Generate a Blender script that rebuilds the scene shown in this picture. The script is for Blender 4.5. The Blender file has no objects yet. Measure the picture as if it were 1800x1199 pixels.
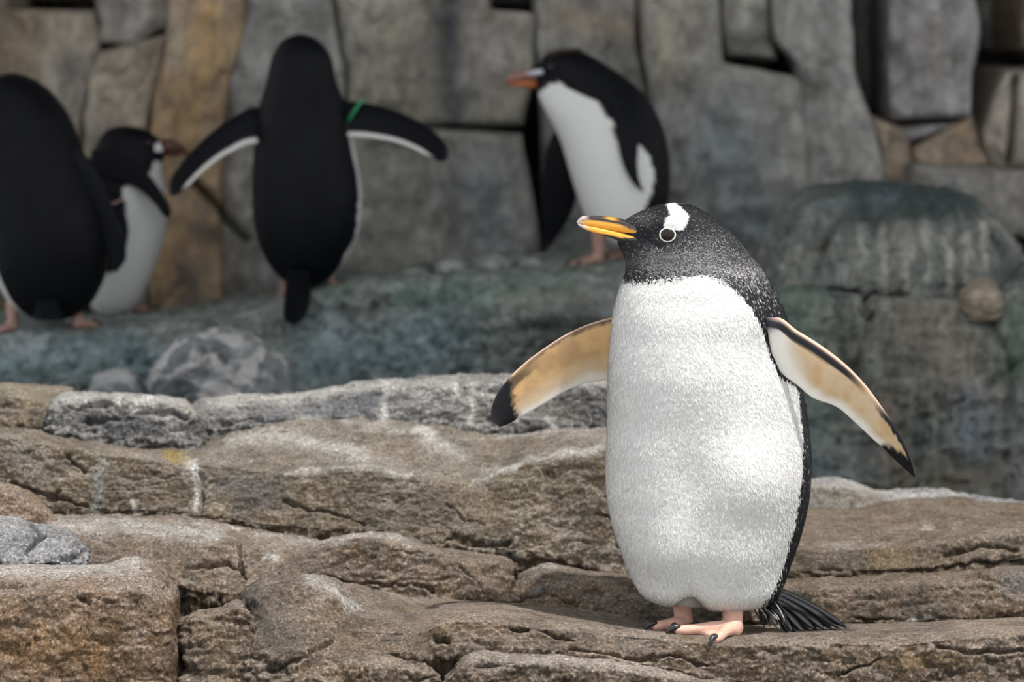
import bpy, math
import numpy as np
from mathutils import Vector, Matrix

# ------------------------------------------------------------------ camera, world, sun, exposure
scene = bpy.context.scene
COL = scene.collection
F = 6480.0                       # focal length in pixels of the 1800 x 1199 frame
CAM = np.array([0.0, 0.0, 1.0])
PITCH = math.atan((599.5 - 40.0) / F)
cd = bpy.data.cameras.new('camera')
cam = bpy.data.objects.new('camera', cd)
COL.objects.link(cam)
cam.location = CAM
cam.rotation_euler = (math.pi / 2 - PITCH, 0, 0)
cd.sensor_width = 36.0
cd.lens = 36.0 * F / 1800.0
cd.clip_start = 0.1
cd.dof.use_dof = True
cd.dof.focus_distance = 6.03
cd.dof.aperture_fstop = 3.2
scene.camera = cam

world = bpy.data.worlds.new('sky')
scene.world = world
world.use_nodes = True
bg = world.node_tree.nodes['Background']
bg.inputs[0].default_value = (0.95, 0.97, 1.0, 1)
bg.inputs[1].default_value = 1.3

sd = bpy.data.lights.new('sun_offscreen', 'SUN')
sun = bpy.data.objects.new('sun_offscreen', sd)
COL.objects.link(sun)
sd.energy = 5.0
sd.angle = math.radians(1.2)
sd.color = (1.0, 0.955, 0.89)
SUNV = Vector((0.32, -0.31, 1.0)).normalized()
sun.rotation_euler = SUNV.to_track_quat('Z', 'Y').to_euler()
sun.location = (2, -3, 6)

scene.view_settings.view_transform = 'Standard'
scene.view_settings.look = 'None'
scene.view_settings.gamma = 1.0
scene.view_settings.use_curve_mapping = False
scene.view_settings.exposure = 0.0

# ------------------------------------------------------------------ maths helpers
rng = np.random.default_rng(7)
FW = np.array([0, math.cos(PITCH), -math.sin(PITCH)])
UP = np.array([0, math.sin(PITCH), math.cos(PITCH)])
RT = np.array([1.0, 0, 0])

def at(px, py, depth):
    """photo pixel + distance along +Y -> world point(s)"""
    px, py, depth = np.broadcast_arrays(np.asarray(px, float), np.asarray(py, float), np.asarray(depth, float))
    d = FW + ((px - 900.0) / F)[..., None] * RT + ((599.5 - py) / F)[..., None] * UP
    return CAM + d * (depth / d[..., 1])[..., None]

def at_z(px, py, z):
    d = FW + (px - 900.0) / F * RT + (599.5 - py) / F * UP
    return CAM + d * ((z - CAM[2]) / d[2])

def proj(P):
    q = P - CAM
    w = q @ FW
    return 900.0 + F * (q @ RT) / w, 599.5 - F * (q @ UP) / w

def pch(x, pts):
    """monotone cubic through points [(x, y), ...]"""
    pts = np.asarray(pts, float)
    xp, fp = pts[:, 0], pts[:, 1]
    x = np.asarray(x, float)
    if len(xp) == 1:
        return np.full(x.shape, fp[0])
    h = np.diff(xp); dl = np.diff(fp) / h
    m = np.zeros(len(xp)); m[0] = dl[0]; m[-1] = dl[-1]
    for i in range(1, len(xp) - 1):
        if dl[i - 1] * dl[i] > 0:
            w1 = 2 * h[i] + h[i - 1]; w2 = h[i] + 2 * h[i - 1]
            m[i] = (w1 + w2) / (w1 / dl[i - 1] + w2 / dl[i])
    xc = np.clip(x, xp[0], xp[-1])
    k = np.clip(np.searchsorted(xp, xc, side='right') - 1, 0, len(h) - 1)
    t = (xc - xp[k]) / h[k]
    return ((1 + 2 * t) * (1 - t) ** 2 * fp[k] + t * (1 - t) ** 2 * h[k] * m[k]
            + t * t * (3 - 2 * t) * fp[k + 1] + t * t * (t - 1) * h[k] * m[k + 1])

def poly_at(pts, t):
    """smooth arc-length sampling of a polyline of any dimension"""
    pts = np.asarray(pts, float)
    s = np.concatenate([[0], np.cumsum(np.linalg.norm(np.diff(pts, axis=0), axis=1))]); s /= s[-1]
    return np.stack([pch(t, np.stack([s, pts[:, k]], 1)) for k in range(pts.shape[1])], -1)

def _hash(ix, iy, iz, seed):
    h = (ix * np.uint32(374761393) + iy * np.uint32(668265263) + iz * np.uint32(2147483647) + np.uint32(seed * 974711 % 4294967295))
    h = (h ^ (h >> np.uint32(13))) * np.uint32(1274126177)
    h = (h ^ (h >> np.uint32(16))) * np.uint32(2246822519)
    return ((h ^ (h >> np.uint32(15))) & np.uint32(0xFFFFFF)).astype(np.float32) / np.float32(0xFFFFFF)

def vnoise(P, seed=0):
    P = np.asarray(P, np.float32) + np.float32(731.37)
    i = np.floor(P); f = P - i
    f = f * f * f * (f * (f * 6 - 15) + 10)
    i = i.astype(np.int64).astype(np.uint32)
    x, y, z = i[..., 0], i[..., 1], i[..., 2]
    one = np.uint32(1)
    r = 0
    for dx in (0, 1):
        wx = f[..., 0] if dx else 1 - f[..., 0]
        for dy in (0, 1):
            wy = f[..., 1] if dy else 1 - f[..., 1]
            for dz in (0, 1):
                wz = f[..., 2] if dz else 1 - f[..., 2]
                r = r + wx * wy * wz * _hash(x + one * np.uint32(dx), y + one * np.uint32(dy), z + one * np.uint32(dz), seed)
    return r * 2 - 1

def fbm(P, sc, octv=4, seed=0, gain=0.5):
    a, s, r = 1.0, sc, 0
    n = 0
    for o in range(octv):
        r = r + a * vnoise(P * s, seed + o * 17); n += a
        a *= gain; s *= 2.03
    return r / n

def smooth(a, b, x):
    t = np.clip((x - a) / (b - a), 0, 1)
    return t * t * (3 - 2 * t)

def inside(px, py, poly):
    poly = np.asarray(poly, float)
    r = np.zeros(px.shape, bool)
    j = len(poly) - 1
    for i in range(len(poly)):
        x1, y1 = poly[i]; x2, y2 = poly[j]
        if y1 != y2:
            c = ((y1 > py) != (y2 > py)) & (px < (x2 - x1) * (py - y1) / (y2 - y1) + x1)
            r ^= c
        j = i
    return r

def dist_line(px, py, line):
    line = np.asarray(line, float)
    d = np.full(px.shape, 1e9)
    for (x1, y1), (x2, y2) in zip(line[:-1], line[1:]):
        vx, vy = x2 - x1, y2 - y1
        t = np.clip(((px - x1) * vx + (py - y1) * vy) / (vx * vx + vy * vy + 1e-9), 0, 1)
        d = np.minimum(d, np.hypot(px - x1 - t * vx, py - y1 - t * vy))
    return d

def blur1(a, k):
    if k < 1: return a
    w = np.exp(-0.5 * (np.arange(-2 * k, 2 * k + 1) / k) ** 2); w /= w.sum()
    return np.convolve(np.pad(a, 2 * k, mode='edge'), w, mode='valid')

# ------------------------------------------------------------------ mesh helpers
def grid_faces(nr, nc, wrap=False):
    r = np.arange(nr - 1)[:, None]
    c = np.arange(nc if wrap else nc - 1)[None, :]
    c2 = (c + 1) % nc
    return np.stack([r * nc + c, r * nc + c2, (r + 1) * nc + c2, (r + 1) * nc + c], -1).reshape(-1, 4)

def mk(name, verts, faces, mat, parent=None, color=None, attrs=None, flat=False, base=None):
    """one mesh object; verts in world space, origin at the thing's base"""
    verts = np.asarray(verts, float)
    if parent is not None:
        base = np.array(parent['_base'])
    elif base is None:
        base = np.array([(verts[:, 0].min() + verts[:, 0].max()) / 2, (verts[:, 1].min() + verts[:, 1].max()) / 2, verts[:, 2].min()])
    v = verts - base
    me = bpy.data.meshes.new(name)
    if isinstance(faces, np.ndarray):
        k = faces.shape[1]; n = len(faces)
        me.vertices.add(len(v)); me.vertices.foreach_set('co', v.astype(np.float32).ravel())
        me.loops.add(n * k); me.loops.foreach_set('vertex_index', faces.astype(np.int32).ravel())
        me.polygons.add(n)
        me.polygons.foreach_set('loop_start', np.arange(0, n * k, k, dtype=np.int32))
        me.update(calc_edges=True); me.validate()
    else:
        me.from_pydata(v.tolist(), [], [tuple(int(i) for i in f) for f in faces])
        me.update()
    if not flat:
        me.polygons.foreach_set('use_smooth', np.ones(len(me.polygons), bool))
    if color is not None:
        c = np.ones((len(v), 4), np.float32); c[:, :3] = color
        a = me.color_attributes.new('col', 'FLOAT_COLOR', 'POINT'); a.data.foreach_set('color', c.ravel())
    for an, av in (attrs or {}).items():
        a = me.color_attributes.new(an, 'FLOAT_COLOR', 'POINT'); a.data.foreach_set('color', np.asarray(av, np.float32).ravel())
    me.materials.append(mat)
    o = bpy.data.objects.new(name, me); COL.objects.link(o)
    o['_base'] = [float(q) for q in base]
    if parent is not None:
        o.parent = parent
        # every level keeps its local frame at the thing's base
    else:
        o.location = base
    return o

def thing(name, base, label, cat, group=None):
    o = bpy.data.objects.new(name, None); COL.objects.link(o)
    o.location = base; o['_base'] = [float(q) for q in base]
    o.empty_display_size = 0.05
    o['label'] = label; o['category'] = cat
    if group: o['group'] = group
    return o

def tag(o, label=None, cat=None, group=None, kind=None):
    if label: o['label'] = label
    if cat: o['category'] = cat
    if group: o['group'] = group
    if kind: o['kind'] = kind
    return o

def tube_mesh(pts, rad, nseg=12, flat=1.0, flat_axis=None):
    """verts and quads of a tapered tube with closed ends; flat squeezes along flat_axis"""
    pts = np.asarray(pts, float); n = len(pts)
    tg = np.gradient(pts, axis=0); tg /= np.linalg.norm(tg, axis=1)[:, None] + 1e-12
    ref = np.array([0, 0, 1.0]) if flat_axis is None else np.asarray(flat_axis, float)
    V = []
    for i in range(n):
        a = np.cross(tg[i], ref)
        if np.linalg.norm(a) < 1e-3: a = np.cross(tg[i], [1.0, 0.3, 0])
        a /= np.linalg.norm(a); b = np.cross(a, tg[i])
        t = np.arange(nseg) / nseg * 2 * math.pi
        V.append(pts[i] + rad[i] * (np.cos(t)[:, None] * a + flat * np.sin(t)[:, None] * b))
    V = np.concatenate(V)
    fs = [tuple(f) for f in grid_faces(n, nseg, True)]
    fs.append(tuple(range(nseg - 1, -1, -1))); fs.append(tuple(range((n - 1) * nseg, n * nseg)))
    return V, fs

def join_parts(parts):
    V, Fc, o = [], [], 0
    for v, f in parts:
        V.append(v); Fc += [tuple(int(i) + o for i in q) for q in f]; o += len(v)
    return np.concatenate(V), Fc

# ------------------------------------------------------------------ materials
class NT:
    def __init__(s, name):
        s.m = bpy.data.materials.new(name); s.m.use_nodes = True
        s.t = s.m.node_tree; s.b = s.t.nodes['Principled BSDF']
    def n(s, kind, **kw):
        q = s.t.nodes.new(kind)
        for k, v in kw.items():
            if k.startswith('i_'): q.inputs[int(k[2:])].default_value = v
            else: setattr(q, k, v)
        return q
    def l(s, a, b): s.t.links.new(a, b)
    def noise(s, vec, scale, detail=5, rough=0.55, dist=0.0):
        q = s.n('ShaderNodeTexNoise'); s.l(vec, q.inputs['Vector'])
        q.inputs['Scale'].default_value = scale; q.inputs['Detail'].default_value = detail
        q.inputs['Roughness'].default_value = rough; q.inputs['Distortion'].default_value = dist
        return q.outputs['Fac']
    def ramp(s, fac, stops):
        q = s.n('ShaderNodeValToRGB'); s.l(fac, q.inputs[0])
        e = q.color_ramp.elements
        while len(e) < len(stops): e.new(0.5)
        for k, (p, c) in enumerate(stops):
            e[k].position = p
            e[k].color = (c, c, c, 1) if isinstance(c, (int, float)) else (*c, 1)
        return q.outputs[0]
    def mix(s, fac, a, b, mode='MIX'):
        q = s.n('ShaderNodeMix', data_type='RGBA', blend_type=mode)
        for k, v in ((0, fac), (6, a), (7, b)):
            if isinstance(v, (int, float)): q.inputs[k].default_value = v
            elif isinstance(v, tuple): q.inputs[k].default_value = (*v, 1)
            else: s.l(v, q.inputs[k])
        return q.outputs[2]
    def math(s, op, a, b=0.0, clamp=False):
        q = s.n('ShaderNodeMath', operation=op, use_clamp=clamp)
        for k, v in ((0, a), (1, b)):
            if isinstance(v, (int, float)): q.inputs[k].default_value = v
            else: s.l(v, q.inputs[k])
        return q.outputs[0]
    def bump(s, h, dist, strength=1.0, nrm=None):
        q = s.n('ShaderNodeBump'); s.l(h, q.inputs['Height'])
        q.inputs['Distance'].default_value = dist; q.inputs['Strength'].default_value = strength
        if nrm is not None: s.l(nrm, q.inputs['Normal'])
        return q.outputs[0]

def rock_mat(name, dark, mid, light, top, top_amt=0.55, rough=0.88, scale=1.0, bump=1.0, speck=1.0, vein=0.0, stretch=(1, 1, 1), patch=None, mottle=0.0):
    t = NT(name)
    if speck == 0: bump *= 0.45
    geo = t.n('ShaderNodeNewGeometry')
    mp = t.n('ShaderNodeMapping'); t.l(geo.outputs['Position'], mp.inputs['Vector']); mp.inputs['Scale'].default_value = stretch
    pos = mp.outputs[0]
    n1 = t.noise(pos, 5.5 * scale, 7, 0.62, 0.4)
    c = t.ramp(n1, [(0.30, dark), (0.5, mid), (0.70, light)])
    if patch is not None:
        np_ = t.noise(pos, 15 * scale, 6, 0.62, 1.0)
        c = t.mix(t.ramp(np_, [(0.47, 0.0), (0.60, 0.85)]), c, patch)
    n2 = t.noise(pos, 26 * scale, 8, 0.72)
    c = t.mix(0.75, c, t.ramp(n2, [(0.30, 0.36), (0.5, 1.0), (0.70, 1.7)] if speck > 0 else [(0.30, 0.6 - 0.35 * mottle), (0.5, 1.0), (0.70, 1.4 + 0.5 * mottle)]), 'MULTIPLY')
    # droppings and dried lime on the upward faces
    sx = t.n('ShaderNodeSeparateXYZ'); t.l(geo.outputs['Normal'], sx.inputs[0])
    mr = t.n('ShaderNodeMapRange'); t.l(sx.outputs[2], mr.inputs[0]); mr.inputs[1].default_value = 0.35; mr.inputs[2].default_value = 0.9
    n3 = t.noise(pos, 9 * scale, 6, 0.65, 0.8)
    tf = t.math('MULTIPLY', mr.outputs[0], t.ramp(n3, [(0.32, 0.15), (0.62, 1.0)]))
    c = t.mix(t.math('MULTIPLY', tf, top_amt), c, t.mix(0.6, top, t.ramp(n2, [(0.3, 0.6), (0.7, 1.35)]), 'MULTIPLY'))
    if vein > 0:
        nv = t.noise(pos, 5.5 * scale, 3, 0.5, 2.2)
        c = t.mix(t.math('MULTIPLY', t.ramp(nv, [(0.50, 0.0), (0.56, 1.0)]), vein), c, (0.66, 0.63, 0.62))
    if speck > 0:
        c = t.mix(t.math('MULTIPLY', t.ramp(geo.outputs['Pointiness'], [(0.515, 0.0), (0.58, 1.0)]), 0.55), c, tuple(min(0.7, x * 1.25) for x in top))
    pa = t.n('ShaderNodeAttribute', attribute_name='paint')
    pf = t.math('MULTIPLY', pa.outputs['Alpha'], t.ramp(n2, [(0.34, 0.45), (0.54, 1.0)]))
    c = t.mix(pf, c, t.mix(0.6, pa.outputs['Color'], t.ramp(n2, [(0.3, 0.65), (0.7, 1.3)]), 'MULTIPLY'))
    if mottle > 0:
        nm = t.noise(pos, 17 * scale, 6, 0.7, 0.6)
        c = t.mix(mottle, c, t.ramp(nm, [(0.34, 0.45), (0.5, 1.0), (0.66, 1.55)]), 'MULTIPLY')
    if speck > 0:
        n4 = t.noise(pos, 210, 3, 0.7)
        c = t.mix(0.8 * speck, c, t.ramp(n4, [(0.31, 0.10), (0.45, 0.85), (0.57, 1.05), (0.68, 2.6)]), 'MULTIPLY')
        n5 = t.noise(pos, 75, 4, 0.7)
        c = t.mix(0.8 * speck, c, t.ramp(n5, [(0.32, 0.25), (0.45, 1.0), (0.62, 1.0), (0.74, 1.8)]), 'MULTIPLY')
    t.l(c, t.b.inputs['Base Color'])
    t.b.inputs['Roughness'].default_value = rough
    t.b.inputs['Specular IOR Level'].default_value = 0.25
    b1 = t.bump(t.noise(pos, 55, 8, 0.75), 0.017 * bump, 0.9)
    b2 = t.bump(t.noise(pos, 230, 5, 0.75), 0.0055 * bump, 0.8, b1)
    t.l(b2, t.b.inputs['Normal'])
    return t.m

def col_mat(name, rough=0.5, spec=0.4, bump_scale=0, bump_d=0.001, sheen=0.0, sss=0.0, stretch=(1, 1, 1), coat=0.0):
    t = NT(name)
    a = t.n('ShaderNodeAttribute', attribute_name='col')
    t.l(a.outputs['Color'], t.b.inputs['Base Color'])
    t.b.inputs['Roughness'].default_value = rough
    t.b.inputs['Specular IOR Level'].default_value = spec
    t.b.inputs['Sheen Weight'].default_value = sheen
    t.b.inputs['Coat Weight'].default_value = coat
    if sss: 
        t.b.inputs['Subsurface Weight'].default_value = sss
        t.b.inputs['Subsurface Radius'].default_value = (0.01, 0.005, 0.003)
        t.b.inputs['Subsurface Scale'].default_value = 0.5
    if bump_scale:
        geo = t.n('ShaderNodeNewGeometry')
        mp = t.n('ShaderNodeMapping'); t.l(geo.outputs['Position'], mp.inputs['Vector']); mp.inputs['Scale'].default_value = stretch
        t.l(t.bump(t.noise(mp.outputs[0], bump_scale, 4, 0.6), bump_d, 0.8), t.b.inputs['Normal'])
    return t.m

def plain_mat(name, rgb, rough=0.5, spec=0.4, coat=0.0, var=0.12, scale=40):
    t = NT(name)
    geo = t.n('ShaderNodeNewGeometry')
    n = t.noise(geo.outputs['Position'], scale, 3)
    c = t.mix(n, tuple(x * (1 - var) for x in rgb), tuple(min(1, x * (1 + var)) for x in rgb))
    t.l(c, t.b.inputs['Base Color'])
    t.b.inputs['Roughness'].default_value = rough
    t.b.inputs['Specular IOR Level'].default_value = spec
    t.b.inputs['Coat Weight'].default_value = coat
    return t.m

M = {}
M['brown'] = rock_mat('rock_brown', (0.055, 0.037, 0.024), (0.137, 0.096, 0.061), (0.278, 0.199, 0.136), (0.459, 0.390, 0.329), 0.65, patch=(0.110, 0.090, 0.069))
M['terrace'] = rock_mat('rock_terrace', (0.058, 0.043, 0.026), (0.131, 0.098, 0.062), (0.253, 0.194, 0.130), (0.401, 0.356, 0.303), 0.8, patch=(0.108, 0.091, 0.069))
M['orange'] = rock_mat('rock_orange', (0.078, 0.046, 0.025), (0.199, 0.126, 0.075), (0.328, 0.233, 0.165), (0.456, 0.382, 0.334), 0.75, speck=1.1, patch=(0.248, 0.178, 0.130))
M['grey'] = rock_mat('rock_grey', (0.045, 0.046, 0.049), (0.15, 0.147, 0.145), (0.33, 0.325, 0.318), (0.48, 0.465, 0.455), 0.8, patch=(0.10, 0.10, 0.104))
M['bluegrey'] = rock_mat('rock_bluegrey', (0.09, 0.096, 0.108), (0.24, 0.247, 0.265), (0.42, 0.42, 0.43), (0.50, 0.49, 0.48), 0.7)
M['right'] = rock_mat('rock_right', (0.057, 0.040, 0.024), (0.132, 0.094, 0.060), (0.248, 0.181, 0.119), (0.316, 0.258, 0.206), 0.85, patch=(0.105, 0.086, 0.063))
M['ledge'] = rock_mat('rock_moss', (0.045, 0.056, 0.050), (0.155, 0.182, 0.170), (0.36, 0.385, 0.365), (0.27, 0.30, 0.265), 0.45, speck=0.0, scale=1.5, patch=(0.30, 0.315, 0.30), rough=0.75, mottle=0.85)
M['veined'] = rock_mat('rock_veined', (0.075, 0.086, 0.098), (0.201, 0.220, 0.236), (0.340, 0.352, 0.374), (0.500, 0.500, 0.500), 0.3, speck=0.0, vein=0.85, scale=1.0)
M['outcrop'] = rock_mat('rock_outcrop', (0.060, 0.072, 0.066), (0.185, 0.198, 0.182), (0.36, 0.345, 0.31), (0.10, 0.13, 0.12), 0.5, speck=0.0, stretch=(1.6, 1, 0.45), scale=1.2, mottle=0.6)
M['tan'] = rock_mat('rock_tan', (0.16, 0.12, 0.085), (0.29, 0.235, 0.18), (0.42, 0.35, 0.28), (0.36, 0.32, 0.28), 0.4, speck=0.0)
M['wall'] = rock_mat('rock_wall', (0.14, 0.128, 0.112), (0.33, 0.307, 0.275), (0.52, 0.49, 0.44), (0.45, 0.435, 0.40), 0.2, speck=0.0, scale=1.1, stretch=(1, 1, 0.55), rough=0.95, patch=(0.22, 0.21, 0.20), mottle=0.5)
M['plume'] = col_mat('plumage', 0.65, 0.2, 340, 0.0004, sheen=0.0)
M['feather'] = col_mat('feather', 0.6, 0.15)
M['darkplume'] = col_mat('dark_plumage', 0.45, 0.10, 260, 0.0015, stretch=(1, 1, 0.35))
M['flipper'] = col_mat('flipper_skin', 0.6, 0.15, 420, 0.0006, sss=0.0)
M['bill'] = col_mat('bill_horn', 0.30, 0.5, 0)
M['foot'] = col_mat('foot_skin', 0.5, 0.4, 350, 0.0012, sss=0.15)
M['claw'] = plain_mat('claw_horn', (0.022, 0.022, 0.025), 0.35, 0.5)
M['eye'] = plain_mat('eye_gloss', (0.012, 0.007, 0.005), 0.12, 0.35)
M['ring'] = plain_mat('eye_ring_skin', (0.78, 0.75, 0.70), 0.5)
M['band_green'] = plain_mat('band_green', (0.02, 0.26, 0.09), 0.4)
M['band_pink'] = plain_mat('band_pink', (0.45, 0.28, 0.25), 0.5)
M['tail'] = col_mat('tail_feather', 0.55, 0.25, 500, 0.0008, stretch=(1, 1, 1))

# ------------------------------------------------------------------ rock builder
def rock(name, label, x0, x1, lines, mat, step=2.1, soft=5, amp=1.0, rl=0, rr=0, rd=0.08, seed=0, back=0.05, down=0.12,
         grooves=(), paints=(), cat='rock', group=None, xs_smooth=3, parent=None, facew=0.65):
    """a solid whose cross-section follows the lines (top-back ... crest ... base); each line = (points, depth)"""
    n = max(12, int((x1 - x0) / step))
    xs = np.linspace(x0, x1, n)
    L = []
    for pts, dep in lines:
        py = blur1(pch(xs, pts), xs_smooth)
        d = pch(xs, dep) if isinstance(dep, (list, tuple)) else np.full(n, float(dep))
        e = np.zeros(n)
        if rl: e = np.maximum(e, np.clip(1 - (xs - x0) / rl, 0, 1))
        if rr: e = np.maximum(e, np.clip(1 - (x1 - xs) / rr, 0, 1))
        d = d + rd * (1 - np.sqrt(np.clip(1 - e * e, 0, 1)))
        L.append(at(xs, py, d))
    first = L[0] + np.array([0, back, -down * 0.5]); first2 = L[0] + np.array([0, back * 1.1, -down * 1.6])
    last = L[-1] + np.array([0, 0.015, -down])
    L = [first2, first] + L + [last]
    # resample each section
    unit = step / 1050.0
    rows = []
    for a, b in zip(L[:-1], L[1:]):
        ln = np.linalg.norm(b - a, axis=1).max()
        hid = (a is L[0]) or (b is L[-1]) or (a is L[1])
        k = int(np.clip(ln / (unit * (4 if hid else 1.25)), 4, 110))
        for i in range(k):
            rows.append(a + (b - a) * (i / k))
    rows.append(L[-1])
    G = np.stack(rows)                          # rows x cols x 3
    for _ in range(soft * 3):
        G[1:-1] = 0.25 * G[:-2] + 0.5 * G[1:-1] + 0.25 * G[2:]
    du = np.gradient(G, axis=1); dv = np.gradient(G, axis=0)
    N = np.cross(du, dv); N /= np.linalg.norm(N, axis=2)[..., None] + 1e-12
    if N[len(rows) // 2, n // 2, 1] > 0 and N[len(rows) // 2, n // 2, 2] < 0: N = -N
    # make the normals point outwards: front faces look to -Y / +Z
    if (N[..., 2] - N[..., 1]).mean() < 0: N = -N
    face = 1 - np.clip(N[..., 2], 0, 1)
    w = (1 - facew) + facew * smooth(0.1, 0.8, face)
    Q = G + seed * 3.17
    strat = Q * np.array([1, 1, 2.2])
    d = amp * w * (0.012 * fbm(strat, 7, 3, seed) + 0.0085 * fbm(strat, 24, 3, seed + 5) + 0.0052 * fbm(Q, 85, 3, seed + 9, 0.65))
    pit = np.clip(fbm(Q, 42, 2, seed + 21) - 0.28, 0, 1)
    d -= amp * smooth(0.2, 0.8, face) * 0.016 * pit
    d += amp * w * 0.0042 * (np.abs(fbm(Q, 34, 3, seed + 51, 0.6)) * 2.6 - 0.6)
    rid = 1 - np.abs(fbm(strat, 11, 3, seed + 33)) * 7
    d -= amp * smooth(0.15, 0.7, face) * 0.0045 * np.clip(rid, 0, 1)
    px, py = proj(G)
    jx = 5 * fbm(Q, 30, 3, seed + 41); jy = 5 * fbm(Q, 30, 3, seed + 43)
    gk = 0.55 + 0.75 * np.clip(fbm(Q, 18, 3, seed + 47) + 0.45, 0, 1.2)
    for line, wd, dp in grooves:
        dd = dist_line(px + 2.2 * jx, py + 2.2 * jy, line)
        d -= dp * gk * np.exp(-(dd / (wd * 0.8 * gk)) ** 2)
    G = G + N * d[..., None]
    paint = np.zeros(G.shape[:2] + (4,)); 
    px2 = px + 2.2 * jx; py2 = py + 2.2 * jy
    for line, wd, rgb, st in paints:
        m = st * np.exp(-(dist_line(px2, py2, line) / wd) ** 2)
        tot = np.maximum(paint[..., 3] + m, 1e-6)
        paint[..., :3] = (paint[..., :3] * paint[..., 3:] + np.array(rgb) * m[..., None]) / tot[..., None]
        paint[..., 3] = np.minimum(tot, 1)
    nr, nc = G.shape[:2]
    fc = grid_faces(nr, nc)
    V = G.reshape(-1, 3)
    # close the underside and the ends
    extra = [np.stack([np.arange(nc - 1), (nr - 1) * nc + np.arange(nc - 1), (nr - 1) * nc + np.arange(1, nc), np.arange(1, nc)], 1)]
    for c, sgn in ((0, 1), (nc - 1, -1)):
        idx = np.arange(nr) * nc + c
        k = nr // 2
        a = idx[:k]; b = idx[::-1][:k]
        q = np.stack([a[:-1], a[1:], b[1:], b[:-1]], 1)
        extra.append(q if sgn > 0 else q[:, ::-1])
    fc = np.concatenate([fc] + extra)
    # outward orientation
    a, b, c_ = V[fc[len(fc) // 3]][:3]
    mid = G[nr // 2, nc // 2]
    fn = np.cross(du[nr // 2, nc // 2], dv[nr // 2, nc // 2])
    if np.dot(fn, N[nr // 2, nc // 2]) < 0: fc = fc[:, ::-1]
    o = mk(name, V, np.ascontiguousarray(fc), mat, parent, attrs={'paint': paint.reshape(-1, 4)})
    if parent is None: tag(o, label, cat, group)
    return o

CRACKS = [([(340, 318), (370, 350), (400, 388), (432, 420)], 6, 0.09), ([(1786, 138), (1772, 282)], 5, 0.06)]      # cracks running across wall slabs
def panel(name, left, right, depth, parent, mat, tint=None, ta=0.6, step=5, edge=9, bulge=0.02, seed=0, paints=(), tilt=(0, 0)):
    """a slab of the rock wall between a left and a right boundary line"""
    h = max(np.ptp([p[1] for p in left]), np.ptp([p[1] for p in right]))
    wdt = max(p[0] for p in right) - min(p[0] for p in left)
    nr = int(np.clip(h / step, 8, 150)); nc = int(np.clip(wdt / step, 6, 90))
    t = np.linspace(0, 1, nr)
    A = poly_at(left, t); B = poly_at(right, t)
    u = np.linspace(0, 1, nc)[None, :, None]
    wob = 5 * fbm(np.stack([t * h / 60, t * 0 + seed, t * 0], -1), 1.0, 3, 5)
    A = A + np.stack([-8 + wob, 0 * wob], -1); B = B + np.stack([8 + wob[::-1], 0 * wob], -1)
    XY = A[:, None] * (1 - u) + B[:, None] * u
    px, py = XY[..., 0], XY[..., 1]
    uu = np.broadcast_to(u[..., 0], px.shape); vv = np.broadcast_to(t[:, None], px.shape)
    wd = np.maximum(np.abs(B[:, 0] - A[:, 0]), 1)[:, None]
    de = np.minimum(np.minimum(uu, 1 - uu) * wd, np.minimum(vv, 1 - vv) * h)
    P0 = at(px, py, depth)
    rg = 0.05 * (1 - smooth(0, edge, de)) ** 1.5
    nz = 0.065 * fbm(P0 + seed, 3.2, 3, seed) + 0.034 * fbm(P0 + seed, 14, 3, seed + 3)
    D = depth + rg - bulge * np.sin(np.pi * uu) * np.sin(np.pi * np.clip(vv, 0, 1)) ** 0.5 + nz + tilt[0] * (uu - .5) + tilt[1] * (vv - .5)
    for line, w_, dp in CRACKS:
        D = D + dp * np.exp(-(dist_line(px + 60 * nz, py + 60 * nz, line) / w_) ** 2)
    P = at(px, py, D)
    # border ring turned back into the wall, so that the slab is solid
    G = np.concatenate([P[:1] + [0, .9, 0], P, P[-1:] + [0, .9, 0]], 0)
    G = np.concatenate([G[:, :1] + [0, .9, 0], G, G[:, -1:] + [0, .9, 0]], 1)
    G[..., 1] = np.minimum(G[..., 1], 9.74)
    pt = np.zeros(G.shape[:2] + (4,))
    if tint is not None:
        pt[..., :3] = tint; pt[..., 3] = ta
    gx, gy = proj(G)
    Q = G + seed
    jx = 14 * fbm(Q, 9, 3, seed + 41); jy = 14 * fbm(Q, 9, 3, seed + 43)
    for line, w_, rgb, st in paints:
        m = (st * np.exp(-(dist_line(gx + jx, gy + jy, line) / w_) ** 2))[..., None]
        pt[..., :3] = pt[..., :3] * (1 - m) + np.array(rgb) * m
        pt[..., 3:] = np.maximum(pt[..., 3:], m)
    nr, nc = G.shape[:2]
    fc = grid_faces(nr, nc)[:, ::-1]
    return mk(name, G.reshape(-1, 3), np.ascontiguousarray(fc), mat, parent, attrs={'paint': pt.reshape(-1, 4)})

# ------------------------------------------------------------------ the setting: floor, back wall, added shade roof
def sheet(name, P, mat):
    nr, nc = P.shape[:2]
    o = mk(name, P.reshape(-1, 3), grid_faces(nr, nc), mat, attrs={'paint': np.zeros((nr * nc, 4))})
    o['kind'] = 'structure'
    return o

gx, gy = np.meshgrid(np.linspace(-4, 4, 90), np.linspace(3.0, 9.95, 80))
P = np.stack([gx, gy, np.full(gx.shape, -0.42)], -1); P[..., 2] += 0.03 * fbm(P, 2.5, 3, 3)
sheet('floor', P, M['ledge'])
gx, gz = np.meshgrid(np.linspace(-3, 3, 110), np.linspace(-0.5, 3.3, 80))
P = np.stack([gx, np.full(gx.shape, 9.8), gz], -1); P[..., 1] += 0.05 * fbm(P, 3, 3, 8)
wall = sheet('wall_back', P, M['wall'])

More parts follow.
